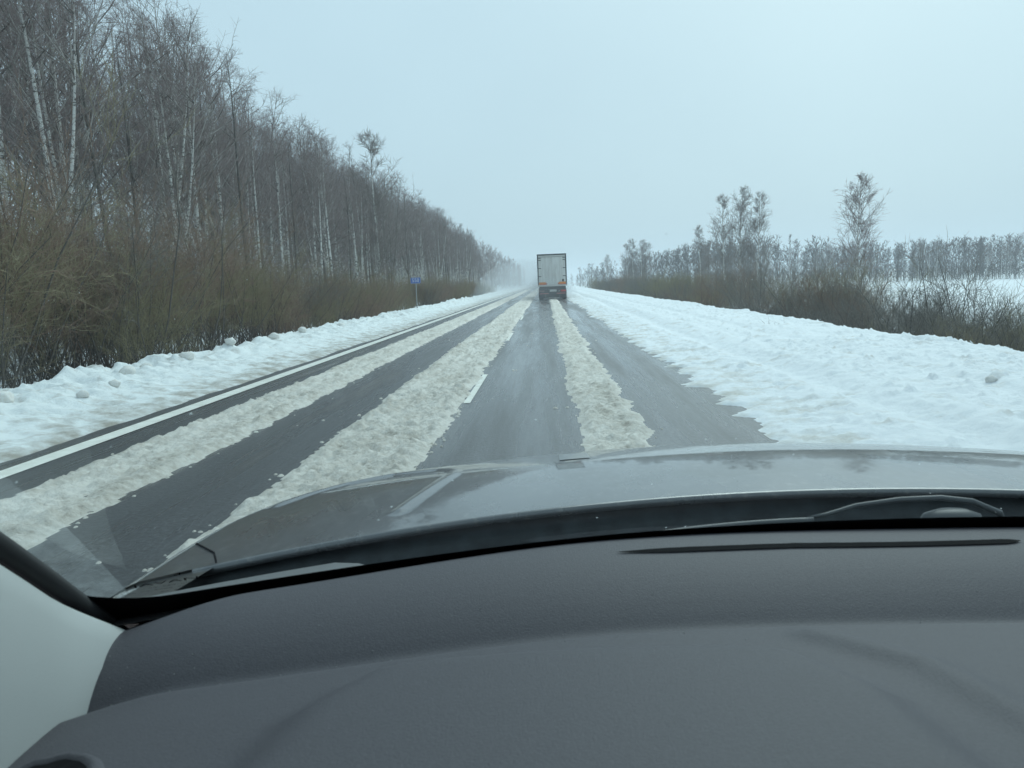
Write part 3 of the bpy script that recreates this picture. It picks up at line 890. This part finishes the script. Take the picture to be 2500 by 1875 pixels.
ub = MB().box(-1.17, 1.17, 0.14, 0.26, 0.44, 0.565, 0.02).build('underrun_bar', CHAS, truck)
MB().box(-1.10, -0.35, 0.132, 0.1395, 0.47, 0.54).build('red_tape', REDW, ub)
MB().box(0.35, 1.10, 0.132, 0.1395, 0.47, 0.54).build('red_tape', REDW, ub)
for s in (-1, 1):
    xa, xb = sorted((s * 0.62, s * 1.20))
    MB().box(xa, xb, 0.42, 0.44, 0.10, 0.86).build('mudflap', BLACK, truck)
MB().box(-0.60, 0.60, 0.43, 0.45, 0.16, 0.60).build('spray_valance', BLACK, truck)
def wheel(x, y, r=0.5, wd=0.36):
    b = MB(); prof = [(0.30, -wd / 2 + 0.02), (r - 0.03, -wd / 2), (r, -wd / 2 + 0.04), (r, wd / 2 - 0.04), (r - 0.03, wd / 2), (0.30, wd / 2 - 0.02)]
    n = 28; a = np.arange(n) * 2 * math.pi / n
    V = np.array([(x + p[1], y + p[0] * math.cos(t), r + p[0] * math.sin(t)) for p in prof for t in a])
    Q = [(i * n + j, i * n + (j + 1) % n, (i + 1) * n + (j + 1) % n, (i + 1) * n + j) for i in range(len(prof) - 1) for j in range(n)]
    b.add(V, Q)
    wh = b.build('wheel', BLACK, truck, True)
    MB().cyl((x, y, r), 'x', 0.30, wd * 0.7, 20).build('rim', GALV, wh, True)
for yy in (1.2, 2.5, 3.8, 10.9, 14.4):
    for s in (-1, 1): wheel(s * 1.02, yy)
for yy in (1.2, 2.5, 3.8): MB().cyl((0, yy, 0.5), 'x', 0.07, 1.9, 12).build('axle', CHAS, truck, True)
cab = MB().box(-1.22, 1.22, 13.75, 15.9, 0.75, 3.45, 0.12).build('cab', SILL, truck)
MB().box(-1.1, 1.1, 13.9, 15.4, 3.44, 3.74, 0.12).build('wind_deflector', SILL, cab)
MB().box(-1.0, 1.0, 10.2, 15.6, 0.55, 0.95, 0.03).build('tractor_frame', CHAS, truck)
for s in (-1, 1):
    xa, xb = sorted((s * 1.18, s * 1.27))
    MB().box(xa, xb, 15.5, 15.62, 2.2, 3.0, 0.03).build('mirror', CHAS, cab)

# ------------------------------------------------------------------ own car: hood, windshield, dashboard
CX = 0.35
car = empty('car', (CX, 0.0, 0.0), label='grey car seen from its driver seat, with hood, windshield and dashboard', cat='car')
def paint_mat():
    g = NG('grey_metallic_paint')
    g.p.inputs['Base Color'].default_value = (0.24, 0.255, 0.26, 1)
    g.p.inputs['Metallic'].default_value = 0.35
    g.p.inputs['Coat Weight'].default_value = 0.7
    g.p.inputs['Coat Roughness'].default_value = 0.04
    d = g.noise(g.map((1, 0.35, 1)), 9, 5, 0.6)
    g.l(g.ramp(d, [(0.4, (0.26,) * 3), (0.7, (0.44,) * 3)]), g.p.inputs['Roughness'])
    dirt = g.noise(g.map((1, 0.6, 1)), 55, 5, 0.7)
    g.l(g.ramp(dirt, [(0.30, (0.16, 0.16, 0.155)), (0.46, (0.09, 0.096, 0.10))]), g.p.inputs['Base Color'])
    g.l(g.ramp(dirt, [(0.30, (0.10,) * 3), (0.50, (0.02,) * 3)]), g.p.inputs['Coat Roughness'])
    return g.m
CARPAINT = paint_mat()
COWL = pmat('cowl_plastic', (0.042, 0.050, 0.054), 0.5, noise=(40, 0.2, (0.018, 0.020, 0.022)), bump=(200, 0.2, 0.002))  # bluish lift in the colour stands for the dash mirrored in the glass
DASH = pmat('dash_plastic', (0.076, 0.073, 0.083), 0.6, spec=0.35, noise=(380, 0.2, (0.064, 0.061, 0.070)), bump=(700, 0.5, 0.0010))
TRIM = pmat('pillar_trim', (0.44, 0.46, 0.45), 0.7, bump=(900, 0.15, 0.001))
FRIT = pmat('black_glass_band', (0.004, 0.004, 0.005), 0.6, spec=0.1)
DARKHOLE = pmat('dark_slot', (0.006, 0.006, 0.007), 0.9, spec=0.1)

def seg_dist(X, Y, pts):
    d = np.full(np.shape(X), 9.0)
    for (ax, ay), (bx, by) in zip(pts[:-1], pts[1:]):
        vx, vy = bx - ax, by - ay
        t = np.clip(((X - ax) * vx + (Y - ay) * vy) / (vx * vx + vy * vy), 0, 1)
        d = np.minimum(d, np.hypot(X - ax - t * vx, Y - ay - t * vy))
    return d

def hood_z(X, Y):
    """X relative to the car centre, Y metres ahead of the camera"""
    ax = np.abs(X)
    t = Y - 0.98
    z = 1.222 - 0.035 * t - 0.135 * t ** 2 - 0.045 * (ax / 0.7) ** 2
    yf = 1.70 - 6.55 * np.maximum(ax - 0.45, 0) ** 2.93
    z = z - 2.6 * np.maximum(Y - yf, 0) ** 2
    z = z - 3.0 * np.maximum(ax - 0.86, 0) ** 1.7
    d = seg_dist(ax, Y, [(0.567, 1.07), (0.548, 1.167), (0.522, 1.315), (0.530, 1.39), (0.565, 1.44), (0.67, 1.50), (0.745, 1.43), (0.82, 1.27)])
    z = z + 0.0045 * np.exp(-(d / 0.009) ** 2)
    return z
def hood_shift(X, Y): return Y + np.clip(1 - (Y - 0.98) / 0.35, 0, 1) * (-0.10 * (X / 0.9) ** 2)
hx = np.concatenate([np.linspace(-0.955, -0.5, 90), np.linspace(-0.49, 0.49, 60), np.linspace(0.5, 0.955, 90)])
hy = np.linspace(0.98, 2.02, 170)
X, Y = np.meshgrid(hx, hy)
hood = obj('hood', mesh('hood', np.stack([X, hood_shift(X, Y), hood_z(X, Y)], -1).reshape(-1, 3), gridquads(len(hy), len(hx)), mats=[CARPAINT]), car)
def hood_at(x, y, dz=0.0): return (x, float(hood_shift(np.array(x), np.array(y))), float(hood_z(np.array(x), np.array(y))) + dz)
MB().tube([hood_at(x, 0.98, -0.006) for x in np.linspace(-0.80, 0.80, 50)], 0.006, 8).build('rear_lip', CARPAINT, hood, True)
for s in (-1, 1):
    MB().tube([hood_at(s * 0.775, 0.985, 0.0), hood_at(s * 0.80, 1.03, 0.0015), hood_at(s * 0.86, 1.10, 0.0015), hood_at(s * 0.905, 1.13, 0.001), hood_at(s * 0.945, 1.15, 0.0)], 0.0012, 6).build('panel_gap', DARKHOLE, hood, True)
# small, slightly lighter rectangle just above the hood near its nose
fx_ = np.linspace(-0.335, -0.280, 8); fy_ = np.linspace(1.365, 1.50, 6)
V = [hood_at(x, y, 0.0012) for y in fy_ for x in fx_]
obj('hood_rectangle', mesh('hood_rectangle', np.array(V), gridquads(6, 8), mats=[pmat('thin_layer', (0.20, 0.21, 0.22), 0.35, coat=0.3)]), hood)
for s in (-1, 1):
    # fender top behind the hood corner, then the flank
    fx = np.linspace(0.775, 0.955, 12); fy = np.linspace(0.30, 0.98, 16)
    A, Yf = np.meshgrid(fx, fy)
    q = np.array([[hood_shift(np.array(a), np.array(0.98)) for a in fx]])[0]
    Yt = 0.30 + (Yf - 0.30) / 0.68 * (q[None] - 0.003 - 0.30)
    Zt = hood_z(A, 0.98 + 0 * A) + 0.10 * (q[None] - Yt) - 0.003
    fender = obj('fender', mesh('fender', np.stack([s * A, Yt, Zt], -1).reshape(-1, 3), gridquads(16, 12), mats=[CARPAINT]), car)
    P_ = [hood_at(0.955, y) for y in np.linspace(2.02, 0.98, 40)] + [(0.955, Yt[i, -1], Zt[i, -1]) for i in range(15, -1, -1)]
    P_ = np.array(P_); V = []
    for a in np.linspace(0, 1, 8):
        r = P_.copy(); r[:, 0] += 0.02 * math.sin(a * 3.0); r[:, 2] = P_[:, 2] + (0.45 - P_[:, 2]) * a; r[:, 0] *= s; V.append(r)
    obj('flank', mesh('flank', np.vstack(V), gridquads(8, len(P_)), mats=[CARPAINT]), fender)
V = []
for a in np.linspace(0, 1, 8):
    for x in np.linspace(-0.955, 0.955, 40):
        p = hood_at(x, 2.02); V.append((x, p[1] + 0.05 * math.sin(a * 2.5), p[2] + (0.30 - p[2]) * a))
obj('front_fascia', mesh('front_fascia', np.array(V), gridquads(8, 40), mats=[CARPAINT]), car)

# windshield
def Yb(x): return 0.79 - 0.16 * (x / 0.74) ** 2       # base line ahead of the camera
def glass_pt(u, v):
    """u -1..1 across, v 0..1 up"""
    hw = 0.775 - 0.17 * v
    return np.stack([u * hw, 0.79 - 0.17 * u ** 2 - 0.75 * v + 0.03 * np.sin(v * 3.14), 1.226 + 0.51 * v], -1)
def glass_mat():
    g = NG('tinted_windshield')
    tr = g.n('ShaderNodeBsdfTransparent'); tr.inputs[0].default_value = (0.755, 0.945, 0.96, 1)
    gl = g.n('ShaderNodeBsdfGlossy'); gl.inputs['Roughness'].default_value = 0.02; gl.inputs[0].default_value = (1, 1, 1, 1)
    lw = g.n('ShaderNodeFresnel'); lw.inputs[0].default_value = 1.45
    f = g.math('MULTIPLY', lw.outputs[0], 0.7)
    mxs = g.n('ShaderNodeMixShader'); g.l(f, mxs.inputs[0]); g.l(tr.outputs[0], mxs.inputs[1]); g.l(gl.outputs[0], mxs.inputs[2])
    g.l(mxs.outputs[0], g.out.inputs[0])
    return g.m
u = np.linspace(-1, 1, 41); v = np.linspace(0, 1, 25)
U_, V_ = np.meshgrid(u, v)
ws = obj('windshield', mesh('windshield', glass_pt(U_, V_).reshape(-1, 3), gridquads(25, 41), mats=[glass_mat()]), car)
# black ceramic band round the glass, rounded at the lower corners, just inside the pane
NB = 170
def rounded(s, mu, mv, rr):
    L1 = 0.9 - mv - rr; L2 = math.pi / 2 * rr; L3 = 2 * (1 - mu) - 2 * rr
    T = 2 * L1 + 2 * L2 + L3; d = s * T
    if d < L1: return (-1 + mu, 0.9 - d)
    d -= L1
    if d < L2:
        a = d / rr; return (-1 + mu + rr * (1 - math.cos(a)), mv + rr * (1 - math.sin(a)))
    d -= L2
    if d < L3: return (-1 + mu + rr + d, mv)
    d -= L3
    if d < L2:
        a = d / rr; return (1 - mu - rr + rr * math.sin(a), mv + rr * (1 - math.cos(a)))
    d -= L2
    return (1 - mu, mv + rr + d)
BV = []
for i in range(NB):
    a = rounded(i / (NB - 1), -0.015, -0.045, 0.10)
    c = rounded(i / (NB - 1), 0.030, 0.043, 0.085)
    c = (c[0], c[1] + 0.028 * float(sstep(0.95, 0.3, abs(c[0]))))
    for q in (a, c):
        BV.append(glass_pt(np.array(q[0]), np.array(q[1])) + np.array([0, -0.003, -0.004]))
band = obj('black_band', mesh('black_band', np.array(BV), gridquads(NB, 2), mats=[FRIT]), ws)
# unwiped film of salt in the corner of the pane, outside the wiper's sweep
V = []
vs = np.linspace(0.035, 0.36, 24)
for vv in vs:
    p0 = glass_pt(np.array(-0.972), np.array(vv))
    xl = np.interp(vv, [0.0, 0.05, 0.24, 0.40], [-0.735, -0.715, -0.679, -0.655])
    for t in np.linspace(0, 1, 5):
        x = p0[0] + (max(xl, p0[0] + 0.001) - p0[0]) * t
        V.append(glass_pt(np.array(x / (0.775 - 0.17 * vv)), np.array(vv)) + np.array([0, 0.002, 0.003]))
def film_mat():
    g = NG('salt_film')
    tr = g.n('ShaderNodeBsdfTransparent'); df = g.n('ShaderNodeBsdfTranslucent'); df.inputs[0].default_value = (0.75, 0.80, 0.80, 1)
    a = g.noise(g.map((1, 1, 1)), 60, 4, 0.6)
    f = g.n('ShaderNodeMapRange'); g.l(a, f.inputs[0]); f.inputs[1].default_value = 0.3; f.inputs[2].default_value = 0.7; f.inputs[3].default_value = 0.05; f.inputs[4].default_value = 0.15
    m_ = g.n('ShaderNodeMixShader'); g.l(f.outputs[0], m_.inputs[0]); g.l(tr.outputs[0], m_.inputs[1]); g.l(df.outputs[0], m_.inputs[2]); g.l(m_.outputs[0], g.out.inputs[0])
    return g.m
obj('salt_film', mesh('salt_film', np.array(V), gridquads(24, 5), mats=[film_mat()]), ws)
# glass maker's mark printed low on the pane
def on_glass(o, uu, vv, off=-0.006):
    p = glass_pt(np.array(uu), np.array(vv)); du = glass_pt(np.array(uu + .01), np.array(vv)) - p; dv = glass_pt(np.array(uu), np.array(vv + .01)) - p
    a = du / np.linalg.norm(du); n_ = np.cross(du, dv); n_ /= np.linalg.norm(n_); c = np.cross(n_, a)
    p = p + np.array([0, off * 0.5, off])
    o.matrix_local = Matrix(((a[0], c[0], n_[0], p[0]), (a[1], c[1], n_[1], p[1]), (a[2], c[2], n_[2], p[2]), (0, 0, 0, 1)))
for k, (s_, size, du) in enumerate((('JAVAN', 0.0090, 0), ('-- --- -- -', 0.0060, 0.004), ('--- -- ---- -- -', 0.0060, -0.012), ('-- ---', 0.0060, 0))):
    me = text_mesh('glass_mark', s_, size, FRIT)
    co = np.array([v_.co[:] for v_ in me.vertices]); co[:, 0] *= 1.9
    me.vertices.foreach_set('co', co.astype(np.float32).ravel())
    t = obj('glass_mark', me, ws)
    on_glass(t, -0.882 + du, 0.094 - k * 0.0085 - (0.002 if k else 0))
# drops and specks on the pane
b = MB()
for i in range(70):
    uu, vv = rng.uniform(-0.95, 0.6), rng.uniform(0.05, 0.6)
    p = glass_pt(np.array(uu), np.array(vv)) + np.array([0, 0.002, 0.002]); r = rng.uniform(0.0004, 0.0011)
    n = 6
    V = [p + r * np.array([math.cos(a), math.sin(a), -0.3 * math.sin(a)]) for a in np.arange(n) * 6.283 / n] + [p + np.array([0, .4 * r, .6 * r])]
    b.add(V, None, [(j, (j + 1) % n, n) for j in range(n)])
b.build('water_specks', pmat('speck', (0.75, 0.8, 0.8), 0.4), ws, True, kind='stuff')

# cowl between hood and glass
cxs = np.linspace(-0.82, 0.82, 60)
V = []
for x in cxs:
    yb = float(Yb(x)); hr = hood_at(x, 0.98)
    ya, za = hr[1] + 0.01, hr[2] - 0.012
    for t, dz in ((0, 0), (0.12, -0.030), (0.4, -0.034), (0.75, -0.016), (1.05, -0.004)):
        V.append((x, ya + (yb - 0.005 - ya) * t, za + (1.214 - za) * t + dz))
cowl = obj('cowl', mesh('cowl', np.array(V), gridquads(len(cxs), 5), mats=[COWL]), car)
REFLM = pmat('cowl_reflection_grey', (0.13, 0.135, 0.14), 0.5)  # paler grey sheets over the cowl ends, painting in the windshield reflection
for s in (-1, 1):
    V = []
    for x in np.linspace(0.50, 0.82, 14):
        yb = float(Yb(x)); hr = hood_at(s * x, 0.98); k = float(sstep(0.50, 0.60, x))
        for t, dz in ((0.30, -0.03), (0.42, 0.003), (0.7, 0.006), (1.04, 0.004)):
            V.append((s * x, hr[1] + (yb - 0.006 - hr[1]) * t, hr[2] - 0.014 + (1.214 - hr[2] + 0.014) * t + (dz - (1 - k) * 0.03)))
    obj('cowl_reflection', mesh('cowl_reflection', np.array(V), gridquads(14, 4), mats=[REFLM]), cowl)

# wiper: arm, blade, pivot cap
WIPM = pmat('wiper_black', (0.06, 0.066, 0.07), 0.45)
wiper = MB().tube([(-0.075, .818, 1.236), (-0.055, .822, 1.238), (-0.019, .83, 1.245), (.03, .836, 1.2485), (.075, .84, 1.248), (.109, .84, 1.243), (.139, .84, 1.229), (.15, .84, 1.20)], [.002, .0022, .0025, .003, .0032, .0035, .004, .004], 8).build('wiper_arm', WIPM, car, True)
MB().tube([(x, 0.817 - 0.12 * (x / 0.74) ** 2, 1.2335 - 0.03 * (x + 0.07) ** 2 / 0.12) for x in np.linspace(-0.43, -0.07, 24)], 0.004, 8).build('blade', WIPM, wiper, True)
n = 20; V = []
for i, (r, z) in enumerate(((0.036, 1.205), (0.036, 1.222), (0.030, 1.234), (0.016, 1.239))):
    for j in range(n): V.append((0.080 + r * math.cos(j * 6.2832 / n), 0.825 + 0.5 * r * math.sin(j * 6.2832 / n), z))
Q = [(i * n + j, i * n + (j + 1) % n, (i + 1) * n + (j + 1) % n, (i + 1) * n + j) for i in range(3) for j in range(n)]
V.append((0.080, 0.825, 1.240))
MB().add(V, Q, [(3 * n + j, 3 * n + (j + 1) % n, 4 * n) for j in range(n)]).build('pivot_cap', WIPM, wiper, True)

# dashboard
dx = np.linspace(-0.76, 0.80, 160)
sN = 140
def crease_y(x): return 0.59 - 0.09 * (np.minimum(x, 0.3) / 0.70) ** 2
S = np.linspace(0, 1, sN)
Pd = np.zeros((len(dx), sN, 3))
for i, x in enumerate(dx):
    yb = Yb(x); yc = crease_y(x)
    lift = 0.010 * sstep(-0.62, -0.3, x) - 0.005 * sstep(-0.3, 0.05, x) - 0.004 * sstep(-0.60, -0.74, x)
    yA = yb - 0.060
    q = np.linspace(0.12, 1, 9)
    ky = np.concatenate([[yb + 0.012, yb - 0.012, yb - 0.030, yb - 0.046, yA], yA + (yc + 0.002 - yA) * q, [yc - 0.004, yc - 0.025, yc - 0.08, yc - 0.14, 0.34, 0.26, 0.18, 0.13]])
    kz = np.concatenate([[1.185, 1.219, 1.2355, 1.2415, 1.2440], 1.2440 - 0.0290 * q ** 2.4, [1.2150, 1.2275, 1.2345, 1.2405, 1.2475, 1.250, 1.235, 1.12]]) + lift
    ks = np.concatenate([[0, .05, .09, .12, .15], .15 + .25 * q, [.412, .45, .53, .63, .78, .88, .96, 1.0]])
    y, z = np.interp(S, ks, ky), np.interp(S, ks, kz)
    for _ in range(1):
        y[1:-1] = 0.25 * y[:-2] + 0.5 * y[1:-1] + 0.25 * y[2:]; z[1:-1] = 0.25 * z[:-2] + 0.5 * z[1:-1] + 0.25 * z[2:]
    Pd[i, :, 0] = x; Pd[i, :, 1] = y; Pd[i, :, 2] = z
Xd, Yd = Pd[:, :, 0].copy(), Pd[:, :, 1].copy()
# raised hood over the instruments in front of the driver
edge = np.interp(Yd, [0.30, 0.36, 0.43, 0.48, 0.51], [0.19, 0.175, 0.165, 0.135, 0.05])
bin_ = 1 - sstep(-0.010, 0.030, np.abs(Xd + 0.335) - edge)
bin_ = bin_ * (1 - sstep(0.478, 0.525, Yd))
Pd[:, :, 2] += 0.013 * bin_
d = seg_dist(Xd, Yd, [(-0.165, 0.535), (-0.112, 0.48), (-0.09, 0.40), (-0.08, 0.30)])
Pd[:, :, 2] += 0.006 * np.exp(-(d / 0.012) ** 2)
# rounds off into the pillar
Pd[:, :, 2] -= 0.018 * sstep(-0.62, -0.76, Xd)
dash = obj('dashboard', mesh('dashboard', Pd.reshape(-1, 3), gridquads(len(dx), sN), mats=[DASH]), car)
def dash_surf(x, y):
    j = np.argmin(np.abs(dx - x)); o_ = np.argsort(Pd[j, :, 1]); return float(np.interp(y, Pd[j, o_, 1], Pd[j, o_, 2]))
# dust specks along the fold
b = MB()
for i in range(70):
    x = rng.uniform(-0.70, 0.05); y = float(crease_y(x)) + rng.normal(0.01, 0.035); r = rng.uniform(0.00025, 0.0006)
    z = dash_surf(x, y)
    V = [(x + r, y, z + r), (x - r, y, z + r), (x, y + r, z + r), (x, y - r, z + r), (x, y, z + 2.0 * r), (x, y, z)]
    b.add(V, None, [(0, 2, 4), (2, 1, 4), (1, 3, 4), (3, 0, 4), (2, 0, 5), (1, 2, 5), (3, 1, 5), (0, 3, 5)])
b.build('dust_specks', pmat('dust', (0.3, 0.3, 0.29), 0.9), dash, False, kind='stuff')
# defroster slot
V = []
for x in np.linspace(-0.295, 0.075, 50):
    t = (x + 0.295) / 0.37
    w_ = 0.0048 * min(1, (t / 0.14) ** 0.7, ((1 - t) / 0.03 + 0.02) ** 0.7)
    yc_ = np.interp(x, [-0.295, -0.13, 0.08], [0.676, 0.691, 0.696])
    for s in (-1, 1):
        V.append((x, yc_ + s * w_, dash_surf(x, yc_ + s * w_) + 0.0012))
obj('defroster_slot', mesh('defroster_slot', np.array(V), gridquads(50, 2), mats=[DARKHOLE]), dash)
# round vent opening near the pillar
vx, vy, n = -0.642, 0.366, 36
def ring(r, z): return [(vx + r * math.cos(a), vy + r * math.sin(a), dash_surf(vx + r * math.cos(a), vy + r * math.sin(a)) + z) for a in np.arange(n) * 6.2832 / n]
V = ring(0.034, 0.0005) + ring(0.0365, 0.0030) + ring(0.039, 0.0032) + ring(0.043, 0.0)
Q = [(i * n + j, i * n + (j + 1) % n, (i + 1) * n + (j + 1) % n, (i + 1) * n + j) for i in range(3) for j in range(n)]
vent = MB().add(V, Q).build('air_vent', DASH, dash, True)
V = ring(0.0345, 0.0012) + [(vx, vy, dash_surf(vx, vy) + 0.0014)]
MB().add(V, None, [(j, (j + 1) % n, n) for j in range(n)]).build('vent_opening', DARKHOLE, vent)

# pillars: rubber seal and pale trim on both sides
for s in (-1, 1):
    t = np.linspace(-0.06, 1.0, 50)
    E = np.array([glass_pt(np.array(0.962), np.array(vv)) for vv in t])
    E[:, 0] *= s
    pil = MB().tube(E + np.array([0, -0.006, -0.008]), 0.0075, 8, False).build('pillar_seal', BLACK, car, True)
    t = np.linspace(-0.12, 1.0, 50)
    E = np.array([(-(0.737 - 0.165 * vv), glass_pt(np.array(0.965), np.array(vv))[1], glass_pt(np.array(0.965), np.array(vv))[2]) for vv in t])
    rows = []
    for (a, b_, c_) in ((-0.006, -0.010, -0.018), (0.002, -0.014, -0.022), (0.008, -0.024, -0.032), (0.016, -0.040, -0.045), (0.023, -0.065, -0.075), (0.026, -0.10, -0.12), (0.016, -0.13, -0.22), (0.0, -0.15, -0.34)):
        r = E + np.array([a, b_, c_]); r[:, 0] += 0.032 * sstep(0.16, -0.04, t); r[:, 0] *= -s; rows.append(r)
    Vp = np.array(rows).transpose(1, 0, 2).reshape(-1, 3)
    obj('pillar_trim', mesh('pillar_trim', Vp, gridquads(len(t), len(rows)), mats=[TRIM]), car)

# unseen seats, door panels and rear wall, added to keep rear light off the dash
CAB = pmat('cabin_fabric', (0.05, 0.052, 0.056), 0.9)
for xc in (-0.36, 0.36):
    seat = MB().box(xc - 0.25, xc + 0.25, -0.75, -0.10, 0.55, 0.72, 0.05).build('seat', CAB, car)
    MB().box(xc - 0.25, xc + 0.25, -0.92, -0.76, 0.66, 1.28, 0.05).build('unseen_backrest', CAB, seat)
    MB().box(xc - 0.13, xc + 0.13, -0.90, -0.79, 1.31, 1.52, 0.04).build('unseen_headrest', CAB, seat)
for s in (-1, 1):
    xa, xb = sorted((s * 0.80, s * 0.90))
    MB().box(xa, xb, -2.2, 0.28, 0.45, 1.17, 0.02).build('door_light_block', CAB, car)
MB().box(-0.80, 0.80, -2.25, -2.15, 0.45, 1.70, 0.02).build('rear_light_block', CAB, car)

# roof panel above the glass
xr = np.linspace(-0.66, 0.66, 16); yr = np.linspace(-2.2, 0.02, 14)
X, Y = np.meshgrid(xr, yr)
Z = 1.79 - 0.05 * (X / 0.62) ** 2 - 0.035 * ((Y + 0.9) / 0.9) ** 2
n_ = X.size
V = np.vstack([np.stack([X, Y, Z], -1).reshape(-1, 3), np.stack([X, Y, Z - 0.03], -1).reshape(-1, 3)])
g1 = gridquads(14, 16)
obj('roof', mesh('roof', V, np.vstack([g1, g1[:, ::-1] + n_]), mats=[CARPAINT]), car)

# ------------------------------------------------------------------ falling snow
b = MB()
for i in range(320):
    y = rng.uniform(9, 40); x = rng.uniform(-0.75, 0.75) * y * 0.95; z = 0.4 + rng.random() * (0.12 * y + 1.2)
    r = rng.uniform(0.004, 0.008)
    c = np.array([x, y, z])
    V = c + r * np.array([(1, 0, 0), (-1, 0, 0), (0, 1, 0), (0, -1, 0), (0, 0, 1), (0, 0, -1)])
    b.add(V, None, [(0, 2, 4), (2, 1, 4), (1, 3, 4), (3, 0, 4), (2, 0, 5), (1, 2, 5), (3, 1, 5), (0, 3, 5)])
b.build('falling_snow', SNOW, None, True, kind='stuff', label='small snowflakes drifting down over the road', cat='snow')

# ------------------------------------------------------------------ haze
hz = bpy.data.materials.new('haze')
hz.use_nodes = True
N = hz.node_tree; N.nodes.clear()
pv = N.nodes.new('ShaderNodeVolumePrincipled')
pv.inputs['Color'].default_value = (0.93, 0.96, 1.0, 1)
pv.inputs['Density'].default_value = 0.0008
pv.inputs['Anisotropy'].default_value = 0.2
ou = N.nodes.new('ShaderNodeOutputMaterial')
N.links.new(pv.outputs[0], ou.inputs['Volume'])
MB().box(-1600, 1600, -60, 3100, -8, 30).build('haze', hz, None, kind='stuff', label='thin wintry haze filling the air', cat='haze')

# spray thrown up behind and beside the truck
def spray(name, c, r, dens, label):
    import bmesh
    bm = bmesh.new(); bmesh.ops.create_icosphere(bm, subdivisions=4, radius=1.0)
    V = np.array([v.co[:] for v in bm.verts]) * np.array(r) + np.array(c); F = np.array([[v.index for v in f.verts] for f in bm.faces]); bm.free()
    mt = bpy.data.materials.new(name); mt.use_nodes = True
    N = mt.node_tree; N.nodes.clear()
    p = N.nodes.new('ShaderNodeVolumePrincipled'); p.inputs['Color'].default_value = (0.95, 0.97, 1, 1); p.inputs['Density'].default_value = dens
    o = N.nodes.new('ShaderNodeOutputMaterial'); N.links.new(p.outputs[0], o.inputs['Volume'])
    obj(name, mesh(name, V, tris=F, mats=[mt]), None, kind='stuff', label=label, cat='mist')
spray('road_spray', (-2.4, 140, 0.4), (6.5, 92, 4.6), 0.008, 'pale spray hanging over the road to the left of the truck')
spray('wheel_spray', (0.5, 70.0, 0.5), (2.3, 9.0, 1.7), 0.035, 'low cloud of spray kicked up round the wheels of the truck')
